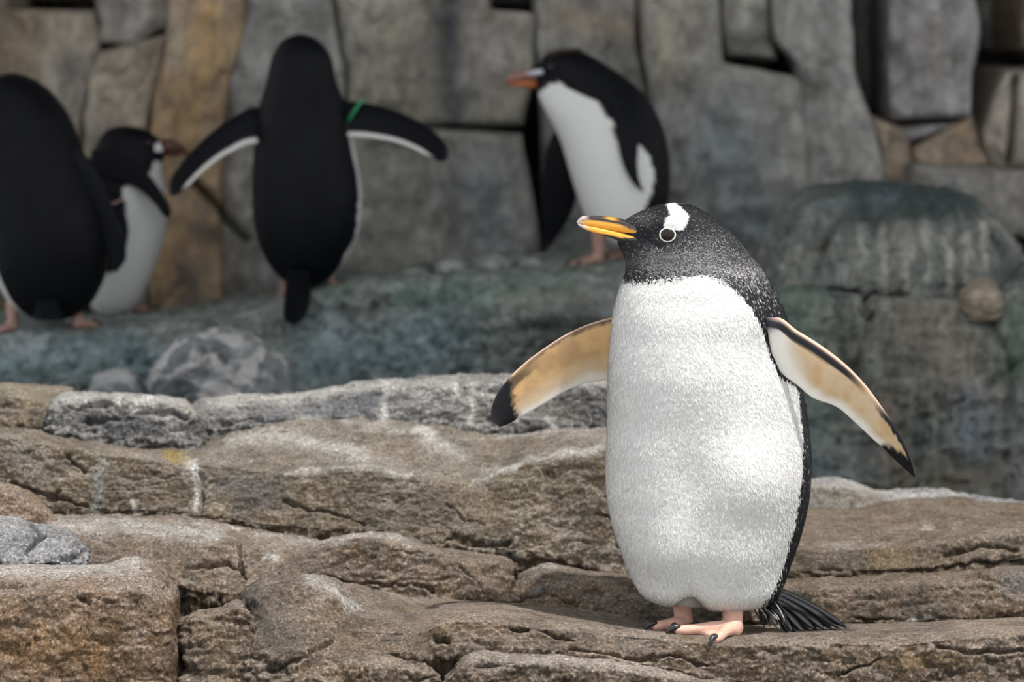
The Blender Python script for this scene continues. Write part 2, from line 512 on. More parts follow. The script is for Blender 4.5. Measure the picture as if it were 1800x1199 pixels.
# added unseen rock roof, made up to keep the sun off the back ledge
gx, gy = np.meshgrid(np.linspace(-4, 4, 60), np.linspace(0, 1, 40))
yy = 6.2 + 3.75 * gy
P1 = np.stack([gx, yy, 3.2 + 0.12 * np.sin(gx * 1.7)], -1); P1[..., 2] += 0.06 * fbm(P1, 1.5, 3, 12); P1[0, :, 2] += 0.05
P2 = P1[::-1].copy(); P2[..., 2] = 3.75 + 0.05 * fbm(P2, 1.5, 2, 5)
sheet('added_shade_roof', np.concatenate([P1, P2]), M['wall'])

def T(*c): return tuple(x * 1.62 for x in c)
TAN = (0.255, 0.215, 0.165); ORG = (0.26, 0.165, 0.075); GRY = (0.20, 0.20, 0.195); BLU = (0.135, 0.165, 0.185); GTN = (0.195, 0.185, 0.15)
DRK = (0.09, 0.09, 0.092); VIO = (0.20, 0.195, 0.205); BRN = (0.21, 0.15, 0.095)
panels = [
    # left boundary, right boundary, depth, tint, paints
    ([(-420, -120), (-430, 700)], [(-215, -120), (-205, 700)], 8.80, GRY, ()),
    ([(-205, -120), (-195, 700)], [(-12, -120), (-20, 350), (-10, 700)], 8.72, TAN, ()),
    ([(-8, 14), (-10, 300), (-5, 640)], [(158, 18), (172, 75), (150, 160), (136, 260), (140, 640)], 8.78, TAN,
     [([(130, 120), (110, 220)], 45, (0.11, 0.11, 0.115), 0.7), ([(40, 40), (30, 120)], 50, (0.25, 0.17, 0.085), 0.6)]),
    ([(-8, -120), (-8, 2)], [(285, -120), (160, 2)], 9.35, GRY, ()),
    ([(172, -60), (176, 78)], [(296, -60), (290, 48), (262, 62), (232, 84)], 8.80, (0.19, 0.18, 0.165), ()),
    ([(178, 92), (160, 160), (146, 250), (150, 640)], [(288, 58), (282, 110), (262, 190), (250, 260), (262, 640)], 8.76, TAN,
     [([(230, 130), (225, 220)], 30, (0.33, 0.26, 0.19), 0.6), ([(215, 320), (200, 560)], 50, GRY, 0.6)]),
    ([(304, -120), (298, 80), (270, 190), (262, 300), (275, 640)], [(432, -120), (424, 60), (402, 130), (388, 240), (382, 400), (396, 640)], 8.72, ORG,
     [([(370, 20), (345, 130), (330, 200)], 42, (0.31, 0.185, 0.07), 0.8), ([(310, 20), (300, 110)], 20, (0.30, 0.25, 0.2), 0.7),
      ([(355, 410), (375, 415)], 16, (0.06, 0.055, 0.05), 0.8), ([(330, 480), (340, 560)], 26, (0.10, 0.09, 0.08), 0.7)]),
    ([(434, -120), (428, 60), (406, 130), (392, 240), (386, 400), (400, 640)], [(566, -120), (590, 60), (604, 130), (600, 300), (596, 640)], 8.76, GRY,
     [([(420, 300), (420, 480)], 20, (0.24, 0.225, 0.205), 0.6), ([(430, 440), (420, 540)], 14, (0.08, 0.085, 0.09), 0.7)]),
    ([(582, -120), (600, 60), (616, 150), (612, 224)], [(852, -120), (854, 14), (936, 26), (934, 100), (926, 160), (914, 222)], 8.74, GTN,
     [([(795, -40), (798, 100), (800, 235)], 40, (0.05, 0.055, 0.065), 0.95), ([(680, 30), (690, 170)], 45, (0.215, 0.195, 0.15), 0.6), ([(580, 20), (600, 100)], 16, (0.08, 0.085, 0.09), 0.8),
      ([(880, 60), (860, 150)], 45, (0.19, 0.185, 0.175), 0.6)]),
    ([(610, 212), (606, 640)], [(910, 236), (926, 330), (940, 420), (940, 640)], 8.72, (0.185, 0.185, 0.165),
     [([(850, 320), (870, 440)], 70, BLU, 0.8), ([(720, 300), (740, 420)], 50, (0.15, 0.16, 0.15), 0.6), ([(800, 260), (800, 400)], 22, (0.12, 0.13, 0.13), 0.6)]),
    ([(866, -40), (862, 14)], [(926, -40), (930, 14)], 9.45, GRY, ()),
    ([(946, -120), (944, 40), (948, 100), (958, 240), (966, 640)], [(1114, -120), (1118, 76), (1134, 150), (1146, 240), (1150, 640)], 8.80, (0.17, 0.17, 0.16),
     [([(1060, 300), (1000, 460)], 90, BLU, 0.6), ([(990, 30), (1100, 50)], 34, (0.20, 0.165, 0.12), 0.9), ([(1090, 90), (1120, 120)], 22, (0.20, 0.20, 0.20), 0.7)]),
    ([(1128, -120), (1136, 60), (1150, 170), (1156, 260), (1158, 640)], [(1252, -120), (1262, 60), (1268, 108), (1330, 122), (1404, 142), (1414, 250), (1424, 640)], 8.70, (0.19, 0.185, 0.17),
     [([(1180, 20), (1170, 120)], 40, (0.215, 0.19, 0.14), 0.8), ([(1260, 260), (1300, 330), (1330, 420)], 110, BLU, 0.85), ([(1190, 160), (1220, 130)], 20, (0.12, 0.12, 0.11), 0.5)]),
    ([(1266, -120), (1272, 60), (1282, 100)], [(1346, -120), (1352, 60), (1362, 108)], 8.74, (0.20, 0.195, 0.175), ()),
    ([(1352, -120), (1366, 60), (1408, 120), (1414, 250), (1424, 640)], [(1484, -120), (1496, 120), (1526, 220), (1550, 330), (1560, 640)], 8.66, (0.20, 0.205, 0.20),
     [([(1480, 260), (1500, 310)], 40, (0.23, 0.225, 0.21), 0.6)]),
    ([(1496, -120), (1506, 130), (1528, 200)], [(1534, -120), (1540, 90), (1546, 190)], 9.15, GRY, ()),
    ([(1562, -120), (1564, 100), (1566, 214)], [(1674, -120), (1714, 44), (1702, 130), (1696, 206)], 8.70, VIO, [([(1640, 40), (1650, 120)], 30, (0.23, 0.215, 0.20), 0.6)]),
    ([(1722, -120), (1728, 90)], [(1790, -120), (1768, 100)], 9.50, GRY, ()),
    ([(1802, -120), (1800, 90)], [(1905, -120), (1900, 90)], 8.92, BRN, ()),
    ([(1772, 122), (1744, 190), (1730, 240), (1748, 300)], [(1910, 116), (1905, 300)], 8.72, (0.24, 0.205, 0.165), ()),
    ([(1532, 200), (1548, 250), (1560, 380)], [(1584, 225), (1600, 270), (1608, 380)], 8.72, (0.215, 0.155, 0.105), ()),
    ([(1604, 262), (1612, 300)], [(1700, 196), (1742, 296)], 8.70, BRN, [([(1690, 220), (1700, 270)], 16, (0.26, 0.155, 0.05), 0.7)]),
    ([(1566, 222), (1596, 262)], [(1694, 212), (1690, 216)], 8.76, (0.16, 0.16, 0.165), ()),
    ([(1606, 288), (1600, 420)], [(1912, 304), (1912, 420)], 8.62, (0.15, 0.145, 0.13), [([(1655, 315), (1675, 322)], 20, (0.24, 0.24, 0.24), 0.9)]),
    ([(1920, -120), (1915, 640)], [(2120, -120), (2130, 640)], 8.74, TAN, ()),
    ([(2138, -120), (2140, 640)], [(2340, -120), (2330, 640)], 8.80, GRY, ()),
]
for i, (l, r, d, tint, pts) in enumerate(panels):
    panel('rock_panel', l, r, d, wall, M['wall'], T(*tint), 0.66, seed=i * 3 + 1, paints=[(a_, b_, T(*c_) if max(c_) > 0.13 else c_, e_) for a_, b_, c_, e_ in pts])

# ------------------------------------------------------------------ rocks behind: ledge, boulders, outcrop
GRN = (0.125, 0.185, 0.150); TEAL = (0.19, 0.265, 0.295); PALE = (0.50, 0.50, 0.50)
ledge = rock('rock_ledge', 'long mossy green-grey rock ledge under the four dark-backed penguins', -320, 1345,
     [([(-320, 556), (0, 548), (150, 548), (250, 540), (330, 532), (400, 522), (450, 512), (500, 498), (560, 486), (610, 478), (680, 472), (760, 458), (850, 450), (930, 445), (1080, 438), (1420, 430)], 8.56),
      ([(-320, 596), (0, 588), (150, 582), (250, 574), (400, 556), (470, 540), (530, 520), (580, 508), (620, 502), (700, 496), (800, 488), (900, 486), (1100, 486), (1420, 480)], [(-320, 7.98), (300, 7.98), (530, 8.08), (700, 8.02), (1420, 8.0)]),
      ([(-320, 640), (400, 620), (530, 590), (700, 560), (1420, 560)], [(-320, 7.93), (300, 7.93), (530, 8.04), (700, 7.96), (1420, 7.93)]),
      ([(-320, 740), (1420, 740)], 7.88)], M['ledge'], step=5, soft=2, amp=2.4, seed=4, down=0.5,
     paints=[([(0, 630), (260, 640)], 50, TEAL, 0.75), ([(560, 640), (780, 600)], 60, TEAL, 0.75), ([(420, 540), (480, 530)], 24, (0.2, 0.2, 0.19), 0.6),
             ([(950, 600), (1060, 560)], 60, (0.10, 0.10, 0.095), 0.6), ([(700, 520), (1000, 510)], 26, GRN, 0.7), ([(620, 500), (560, 520)], 20, GRN, 0.6), ([(20, 610), (60, 605)], 22, PALE, 0.4), ([(890, 530), (1040, 525)], 14, (0.36, 0.34, 0.30), 0.6), ([(620, 510), (760, 500)], 10, (0.36, 0.38, 0.36), 0.6), ([(560, 560), (600, 600)], 30, (0.30, 0.36, 0.38), 0.5), ([(720, 560), (760, 640)], 18, (0.32, 0.36, 0.38), 0.5), ([(90, 600), (220, 590)], 12, (0.07, 0.09, 0.085), 0.6), ([(600, 545), (660, 550)], 16, (0.10, 0.08, 0.065), 0.6)],
     grooves=[([(560, 545), (700, 530), (800, 535)], 10, 0.02), ([(870, 580), (1000, 570), (1080, 560)], 10, 0.03), ([(860, 590), (850, 690)], 8, 0.02)])
from mathutils.bvhtree import BVHTree
def ground_of(o):
    """height of a rock's upper surface at (x, y)"""
    n = len(o.data.vertices); v = np.empty(n * 3, np.float32); o.data.vertices.foreach_get('co', v)
    v = v.reshape(-1, 3) + np.array(o.location)
    k = len(o.data.polygons); f = np.empty(len(o.data.loops), np.int32); o.data.loops.foreach_get('vertex_index', f)
    tree = BVHTree.FromPolygons(v.tolist(), f.reshape(k, 4).tolist())
    def g(x, y, default=0.0):
        h = tree.ray_cast(Vector((x, y, 2.0)), Vector((0, 0, -1)))
        return h[0].z if h[0] is not None else default
    return g
ledge_g = ground_of(ledge)
for (x, r, sd_, lab) in ((790, 32, 1, 'mid-sized mossy loose stone on the ledge beside the largest one'), (868, 38, 2, 'largest mossy loose stone on the ledge between the two farthest penguins'),
                         (932, 21, 3, 'small mossy loose stone on the ledge close to the leaning penguin'), (731, 22, 4, 'small mossy loose stone on the ledge close to the green-banded penguin')):
    X = (x - 900) / F * 8.30
    yb = proj(np.array([X, 8.25, ledge_g(X, 8.25)]))[1] + 3          # pixel row where the stone meets the ledge
    hgt = 0.62 * r + 6
    rock('loose_stone', lab, x - r, x + r,
         [([(x - r, yb - hgt * .45), (x - r * .5, yb - hgt * .9), (x, yb - hgt), (x + r * .6, yb - hgt * .85), (x + r, yb - hgt * .4)], 8.32), ([(x - r, yb - hgt * .3), (x, yb - hgt * .6), (x + r, yb - hgt * .3)], 8.265), ([(x - r, yb - 1), (x, yb), (x + r, yb - 1)], 8.25)],
         M['ledge'], step=4, soft=2, amp=0.8, seed=sd_ + 60, rl=r * .6, rr=r * .6, down=0.004, back=0.01, rd=0.04, group='loose stones on the ledge', paints=[([(x - 10, yb - hgt * .6), (x + 12, yb - hgt * .5)], 16, (0.42, 0.44, 0.42), 0.8)])
rock('boulder', 'rounded grey boulder with pale marbled veins below the mossy ledge', 260, 535,
     [([(255, 690), (285, 610), (325, 580), (400, 568), (455, 582), (492, 615), (515, 655), (535, 700)], 7.83),
      ([(255, 710), (285, 650), (330, 610), (400, 600), (455, 615), (495, 650), (535, 720)], 7.69), ([(255, 780), (535, 780)], 7.63)],
     M['veined'], step=4, soft=6, amp=1.6, rl=90, rr=80, rd=0.08, seed=8, down=0.3, back=0.015, paints=[([(420, 590), (430, 620)], 20, PALE, 0.5), ([(385, 660), (450, 640)], 18, PALE, 0.6)])
rock('boulder', 'small pale lumpy rock tucked beside the veined boulder', 140, 264,
     [([(140, 700), (165, 655), (205, 640), (236, 645), (252, 668), (264, 700)], 7.78), ([(140, 720), (180, 668), (228, 662), (264, 720)], 7.70), ([(140, 780), (264, 780)], 7.66)],
     M['veined'], step=4, soft=5, amp=1.4, rl=40, rr=40, rd=0.06, seed=9, down=0.3, back=0.015, paints=[([(170, 660), (215, 660)], 20, PALE, 0.7)])
OUTP = [([(1420, 350), (1470, 345)], 26, (0.25, 0.28, 0.27), 0.6), ([(1450, 335), (1560, 335), (1700, 350)], 34, (0.045, 0.062, 0.064), 0.95), ([(1500, 385), (1640, 375)], 28, (0.06, 0.075, 0.072), 0.8), ([(1400, 455), (1450, 425)], 7, (0.42, 0.38, 0.32), 0.8), ([(1545, 345), (1560, 340)], 20, (0.18, 0.24, 0.28), 0.6)]
for k, (x, l) in enumerate(((1512, 70), (1552, 90), (1590, 110), (1628, 95), (1668, 120), (1700, 100), (1728, 70))):
    OUTP.append(([(x, 395 + (k % 3) * 8), (x + 4, 390 + l)], 8, (0.42, 0.405, 0.365), 0.9))
rock('boulder', 'big flat-topped dark boulder with pale vertical drip streaks above the stained outcrop', 1318, 1830,
     [([(1318, 470), (1345, 425), (1370, 375), (1392, 338), (1440, 322), (1540, 316), (1620, 322), (1690, 338), (1740, 368), (1775, 410), (1800, 440), (1830, 500)], 8.2),
      ([(1318, 500), (1350, 450), (1390, 380), (1440, 350), (1540, 342), (1640, 350), (1710, 375), (1760, 430), (1830, 520)], 7.93),
      ([(1318, 560), (1400, 520), (1500, 500), (1600, 508), (1740, 503), (1830, 560)], 7.80)],
     M['outcrop'], step=5, soft=3, amp=2.0, rl=100, rr=90, rd=0.18, seed=14, down=0.015, paints=OUTP,
     grooves=[([(1395, 460), (1440, 420), (1480, 380)], 9, 0.03), ([(1450, 400), (1440, 500)], 12, 0.02)])
rock('rock_outcrop', 'tall stained rock outcrop streaked green, blue and brown under the drip-streaked boulder', 1332, 2150,
     [([(1290, 500), (1380, 478), (1460, 480), (1520, 500), (1640, 505), (1740, 490), (1800, 450), (1900, 420), (2150, 430)], 8.0),
      ([(1290, 540), (1400, 510), (1520, 525), (1640, 528), (1740, 520), (1800, 500), (2150, 480)], 7.72),
      ([(1290, 700), (1500, 690), (1800, 690), (2150, 700)], 7.66), ([(1290, 960), (2150, 960)], 7.62)],
     M['outcrop'], step=6, soft=3, amp=1.9, seed=17, down=0.3,
     paints=[([(1400, 520), (1430, 700)], 60, GRN, 0.75), ([(1400, 760), (1440, 840)], 45, TEAL, 0.5), ([(1620, 570), (1680, 640)], 80, (0.26, 0.225, 0.185), 0.8), ([(1560, 700), (1580, 850)], 26, (0.22, 0.17, 0.125), 0.7),
             ([(1700, 700), (1715, 800)], 30, (0.19, 0.235, 0.29), 0.7), ([(1740, 830), (1660, 840)], 40, (0.2, 0.16, 0.115), 0.7), ([(1790, 560), (1800, 640)], 40, GRN, 0.7), ([(1450, 560), (1460, 620)], 20, (0.32, 0.29, 0.24), 0.5),
             ([(1780, 700), (1790, 850)], 22, (0.27, 0.28, 0.28), 0.6)],
     grooves=[([(1520, 500), (1530, 560), (1510, 640), (1540, 740)], 16, 0.05), ([(1560, 760), (1700, 700), (1760, 660)], 12, 0.025), ([(1740, 560), (1780, 640), (1770, 760)], 14, 0.04), ([(1470, 520), (1490, 640)], 14, 0.03)])
rock('boulder', 'small round tan stone wedged under the drip-streaked boulder', 1686, 1766,
     [([(1686, 520), (1700, 492), (1726, 482), (1750, 490), (1766, 520)], 7.82), ([(1686, 520), (1726, 506), (1766, 520)], 7.66), ([(1686, 528), (1705, 545), (1735, 556), (1766, 530)], 7.68)],
     M['tan'], step=4, soft=5, amp=0.8, rl=30, rr=30, rd=0.06, seed=19, down=0.02, back=0.03)

# ------------------------------------------------------------------ foreground rocks (back to front)
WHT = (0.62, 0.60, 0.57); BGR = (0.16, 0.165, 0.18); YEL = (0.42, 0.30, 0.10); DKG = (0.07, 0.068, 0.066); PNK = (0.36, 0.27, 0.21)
rock('rock_slab', 'low brown stone beside the blocky dark grey boulder in the topmost row', -230, 128,
     [([(-230, 668), (0, 670), (100, 674), (150, 682), (170, 690)], 6.98), ([(-230, 690), (0, 690), (60, 702), (110, 715), (170, 715)], 6.80), ([(-230, 752), (0, 752), (170, 770)], 6.76)],
     M['terrace'], seed=21, down=0.03, back=0.03, paints=[([(-30, 685), (90, 690)], 14, (0.36, 0.32, 0.22), 0.6)])
rock('rock_slab', 'long pale grey slab streaked with white droppings along the top row', 335, 1240,
     [([(335, 716), (360, 703), (400, 696), (500, 690), (560, 680), (640, 672), (700, 666), (800, 660), (900, 655), (1000, 655), (1290, 660)], 6.98),
      ([(335, 722), (400, 712), (500, 705), (560, 696), (640, 688), (700, 682), (800, 676), (900, 672), (1000, 672), (1290, 676)], 6.84),
      ([(335, 762), (450, 746), (530, 742), (620, 738), (700, 744), (760, 750), (850, 768), (900, 764), (1000, 756), (1290, 756)], 6.79)],
     M['grey'], seed=23, soft=4, facew=0.4, down=0.03,
     paints=[([(673, 676), (675, 735)], 6, WHT, 1.0), ([(830, 680), (828, 740)], 7, WHT, 0.8), ([(800, 672), (802, 700)], 5, WHT, 0.7), ([(560, 715), (640, 712)], 18, BGR, 0.7), ([(450, 728), (540, 726)], 14, BGR, 0.6), ([(520, 735), (560, 730)], 5, WHT, 0.7),
             ([(370, 706), (560, 692), (700, 678)], 10, WHT, 0.75), ([(720, 690), (860, 690)], 18, WHT, 0.5), ([(900, 668), (1060, 670)], 16, WHT, 0.6), ([(640, 715), (720, 700)], 14, BGR, 0.7), ([(960, 730), (975, 752)], 5, WHT, 0.9), ([(860, 720), (1000, 725)], 24, (0.24, 0.225, 0.20), 0.6), ([(990, 690), (1060, 720)], 24, DKG, 0.5)],
     grooves=[([(370, 745), (440, 740), (520, 738)], 4, 0.015)])
rock('boulder', 'blocky dark grey boulder sitting between the top-row slabs', 76, 368,
     [([(76, 740), (84, 710), (100, 693), (135, 685), (200, 685), (270, 690), (320, 698), (348, 716), (362, 742), (368, 770)], 6.82),
      ([(76, 750), (90, 715), (120, 700), (200, 698), (270, 703), (320, 712), (350, 735), (368, 780)], 6.74),
      ([(76, 756), (130, 768), (200, 778), (270, 784), (330, 790), (368, 792)], 6.70)],
     M['grey'], seed=25, soft=3, amp=1.25, rl=26, rr=30, rd=0.05, down=0.02, back=0.015,
     paints=[([(130, 730), (260, 750)], 24, (0.10, 0.10, 0.105), 0.6), ([(110, 700), (330, 708)], 13, WHT, 0.85), ([(320, 715), (350, 720)], 9, (0.3, 0.25, 0.2), 0.5), ([(170, 712), (260, 724), (300, 735)], 8, WHT, 0.6)],
     grooves=[([(120, 716), (190, 706), (210, 722), (330, 730)], 4, 0.012), ([(150, 740), (210, 735)], 4, 0.01)])
T_BASE = [(-230, 880), (0, 888), (60, 893), (160, 896), (340, 905), (420, 918), (500, 926), (597, 934), (660, 936), (770, 958), (886, 966), (959, 978), (1100, 1010), (1290, 1020)]
rock('rock_terrace', 'broad brown rock terrace with a white dropping streak crossing behind the standing penguin', -230, 1240,
     [([(-230, 745), (0, 748), (90, 752), (200, 768), (330, 778), (400, 760), (530, 735), (620, 730), (760, 742), (860, 762), (935, 758), (1000, 750), (1290, 748)], 6.80),
      ([(-230, 756), (0, 758), (150, 778), (260, 796), (330, 800), (430, 792), (560, 785), (680, 790), (760, 800), (860, 808), (935, 790), (1070, 770), (1290, 765)], [(-230, 6.70), (0, 6.69), (300, 6.66), (600, 6.67), (860, 6.64), (1290, 6.66)]),
      ([(-230, 764), (0, 768), (60, 778), (150, 792), (240, 806), (300, 813), (380, 818), (430, 824), (500, 834), (560, 832), (635, 826), (722, 836), (800, 850), (857, 848), (886, 832), (935, 812), (983, 802), (1070, 788), (1290, 780)], [(-230, 6.56), (600, 6.55), (860, 6.53), (1000, 6.57), (1290, 6.58)]),
      (T_BASE, [(-230, 6.50), (500, 6.48), (800, 6.44), (1290, 6.42)])],
     M['terrace'], seed=27, soft=4, amp=1.15,
     paints=[([(338, 815), (350, 850), (346, 900)], 6, WHT, 1.0), ([(330, 812), (345, 830)], 10, WHT, 0.7), ([(290, 800), (325, 808)], 7, YEL, 0.9), ([(180, 815), (170, 890)], 11, (0.28, 0.29, 0.27), 0.8), ([(235, 885), (236, 905)], 4, WHT, 0.8),
             ([(400, 850), (480, 870), (430, 885)], 26, (0.12, 0.12, 0.12), 0.8), ([(20, 800), (60, 830)], 30, (0.34, 0.30, 0.27), 0.6),
             ([(400, 772), (480, 766), (560, 776), (640, 800)], 11, WHT, 0.75), ([(600, 745), (700, 752), (760, 765)], 9, WHT, 0.55), ([(740, 762), (800, 790)], 14, WHT, 0.7), ([(560, 800), (700, 815)], 12, (0.36, 0.34, 0.31), 0.6), ([(840, 842), (930, 808), (1060, 786)], 8, WHT, 0.85), ([(500, 832), (640, 822), (720, 836)], 5, WHT, 0.6), ([(870, 770), (940, 762), (1060, 756)], 6, WHT, 0.5),
             ([(880, 880), (930, 850)], 26, (0.20, 0.155, 0.09), 0.5), ([(820, 880), (880, 915)], 24, (0.34, 0.27, 0.20), 0.55), ([(360, 810), (400, 812)], 8, (0.4, 0.37, 0.34), 0.5)],
     grooves=[([(790, 890), (815, 915), (850, 920)], 3, 0.006), ([(780, 948), (850, 955), (890, 950)], 6, 0.016), ([(1050, 905), (1080, 920), (1090, 960)], 6, 0.016), ([(350, 830), (358, 900)], 6, 0.014), ([(500, 880), (580, 905), (640, 915)], 5, 0.012), ([(120, 800), (150, 830)], 4, 0.012), ([(20, 850), (80, 870), (150, 885)], 5, 0.014), ([(960, 830), (985, 900)], 10, 0.01)])
rock('boulder', 'pinkish weathered lump at the foot of the brown terrace', -230, 98,
     [([(-230, 840), (0, 848), (40, 858), (70, 878), (98, 912)], 6.48), ([(-230, 862), (0, 868), (50, 882), (98, 916)], 6.42), ([(-230, 916), (0, 916), (98, 922)], 6.40)],
     M['orange'], seed=29, soft=3, rr=50, rd=0.05, down=0.015, back=0.01, paints=[([(-40, 870), (80, 890)], 30, PNK, 0.6)])
rock('rock_ledge', 'flat lime-stained step with a rough brown face above the big orange-brown boulder', -230, 720,
     [([(-230, 900), (0, 903), (160, 900), (340, 908), (420, 922), (540, 938), (620, 960), (720, 990)], 6.50),
      ([(-230, 930), (0, 932), (150, 940), (270, 944), (330, 950), (420, 962), (480, 972), (560, 982), (640, 1002), (720, 1025)], 6.32),
      ([(-230, 1010), (160, 1010), (300, 1020), (360, 1045), (430, 1046), (560, 1050), (720, 1075)], 6.24)],
     M['brown'], seed=31, soft=3, amp=1.2, down=0.10, back=0.01,
     paints=[([(20, 918), (200, 920), (380, 938)], 14, WHT, 0.75), ([(360, 905), (420, 930)], 4, WHT, 0.9), ([(470, 972), (485, 976)], 7, WHT, 0.9), ([(450, 938), (560, 945)], 10, WHT, 0.5)],
     grooves=[([(110, 930), (160, 936), (240, 940)], 3.5, 0.014), ([(330, 1000), (400, 985), (430, 1000)], 6, 0.014), ([(420, 960), (430, 1010)], 5, 0.014)])
rock('boulder', 'small bluish grey jagged rock on the lime-stained step', -120, 162,
     [([(-120, 905), (0, 906), (30, 910), (60, 920), (100, 925), (140, 942), (162, 965)], 6.30), ([(-120, 922), (0, 922), (60, 935), (120, 945), (162, 970)], 6.22), ([(-120, 990), (0, 988), (110, 992), (162, 985)], 6.17)],
     M['bluegrey'], seed=33, soft=2, amp=1.2, rr=40, rd=0.05, down=0.015, back=0.01, grooves=[([(60, 925), (75, 945), (50, 965)], 5, 0.02), ([(110, 985), (150, 970)], 5, 0.014)])
rock('rock_slab', 'low rounded brown rock lying along the foot of the terrace', 478, 916,
     [([(478, 985), (500, 968), (548, 953), (611, 938), (669, 935), (717, 944), (770, 958), (838, 968), (886, 974), (916, 990)], 6.42),
      ([(478, 992), (548, 966), (611, 952), (669, 950), (717, 958), (770, 972), (838, 984), (886, 990), (916, 1005)], 6.31),
      ([(478, 1012), (563, 1012), (621, 1030), (679, 1044), (732, 1054), (857, 1062), (916, 1062)], 6.26)],
     M['brown'], seed=35, soft=4, rl=30, rr=30, rd=0.06, amp=1.1, down=0.03, back=0.015,
     paints=[([(550, 956), (640, 940), (720, 950)], 7, WHT, 0.5), ([(800, 990), (860, 1010)], 20, (0.32, 0.245, 0.18), 0.6)],
     grooves=[([(810, 1000), (835, 1020), (850, 1045)], 3, 0.007), ([(620, 1018), (700, 1030), (760, 1040)], 4, 0.012)])
rock('boulder', 'shaded wedge-shaped brown rock beside the feet of the white-bellied penguin', 850, 1292,
     [([(850, 1056), (886, 1022), (935, 996), (959, 988), (1007, 997), (1100, 1008), (1200, 1020), (1330, 1030)], 6.44),
      ([(850, 1058), (886, 1032), (935, 1010), (959, 1004), (1007, 1012), (1100, 1022), (1200, 1035), (1330, 1045)], 6.33),
      ([(850, 1066), (1000, 1076), (1100, 1090), (1160, 1098), (1330, 1100)], 6.27)],
     M['brown'], seed=37, soft=4, rl=40, rd=0.06, down=0.02, back=0.01, paints=[([(925, 1000), (970, 992)], 7, WHT, 0.5), ([(930, 1040), (1000, 1025)], 5, WHT, 0.35)],
     grooves=[([(900, 1050), (960, 1045), (1010, 1060)], 5, 0.012)])
# right-hand slabs
rock('boulder', 'crumbly pale stone crest behind the wide flat brown slab', 1225, 2050,
     [([(1180, 850), (1420, 842), (1470, 841), (1500, 846), (1540, 860), (1620, 860), (1680, 865), (1740, 876), (1800, 880), (2050, 884)], 7.0),
      ([(1180, 862), (1420, 856), (1480, 856), (1520, 864), (1560, 872), (1640, 870), (1740, 884), (2050, 892)], 6.92),
      ([(1180, 900), (1420, 902), (1560, 896), (1740, 892), (2050, 900)], 6.88)],
     M['bluegrey'], seed=39, soft=2, amp=1.4, down=0.15, paints=[([(1430, 870), (1540, 885)], 22, (0.26, 0.22, 0.165), 0.8), ([(1430, 848), (1560, 866), (1700, 872)], 7, WHT, 0.5)])
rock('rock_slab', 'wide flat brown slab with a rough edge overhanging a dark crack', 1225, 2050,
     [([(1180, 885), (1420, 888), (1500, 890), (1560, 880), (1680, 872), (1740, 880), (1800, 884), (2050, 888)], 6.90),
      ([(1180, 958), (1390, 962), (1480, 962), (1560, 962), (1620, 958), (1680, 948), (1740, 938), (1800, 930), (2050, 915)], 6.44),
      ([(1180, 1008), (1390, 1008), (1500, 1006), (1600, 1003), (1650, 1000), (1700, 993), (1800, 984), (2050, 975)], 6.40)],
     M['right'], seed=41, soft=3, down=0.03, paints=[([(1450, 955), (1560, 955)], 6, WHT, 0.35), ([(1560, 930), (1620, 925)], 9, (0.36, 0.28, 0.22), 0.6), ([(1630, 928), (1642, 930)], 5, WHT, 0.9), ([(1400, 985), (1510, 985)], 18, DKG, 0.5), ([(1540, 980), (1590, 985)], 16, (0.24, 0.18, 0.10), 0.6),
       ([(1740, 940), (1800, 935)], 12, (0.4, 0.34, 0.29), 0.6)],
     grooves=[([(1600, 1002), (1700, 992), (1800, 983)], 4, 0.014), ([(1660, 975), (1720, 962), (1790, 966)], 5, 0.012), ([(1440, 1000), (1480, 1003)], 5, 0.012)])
rock('rock_slab', 'narrow gritty brown slab layered behind the penguin tail', 1280, 2050,
     [([(1280, 1008), (1390, 1008), (1500, 1004), (1650, 998), (1800, 984), (2050, 975)], 6.46),
      ([(1280, 1040), (1390, 1038), (1500, 1034), (1600, 1028), (1700, 1026), (1800, 1012), (2050, 1005)], 6.28),
      ([(1280, 1098), (1400, 1096), (1500, 1094), (1600, 1092), (1700, 1088), (1800, 1080), (2050, 1070)], 6.24)],
     M['right'], seed=43, soft=3, amp=1.2, down=0.03, paints=[([(1600, 1060), (1660, 1080)], 20, DKG, 0.4), ([(1780, 1020), (1800, 1030)], 24, (0.2, 0.2, 0.21), 0.6), ([(1570, 1080), (1620, 1084)], 6, WHT, 0.6)],
     grooves=[([(1700, 1015), (1740, 1020), (1800, 1012)], 4, 0.01), ([(1500, 1088), (1580, 1082)], 3, 0.01)])
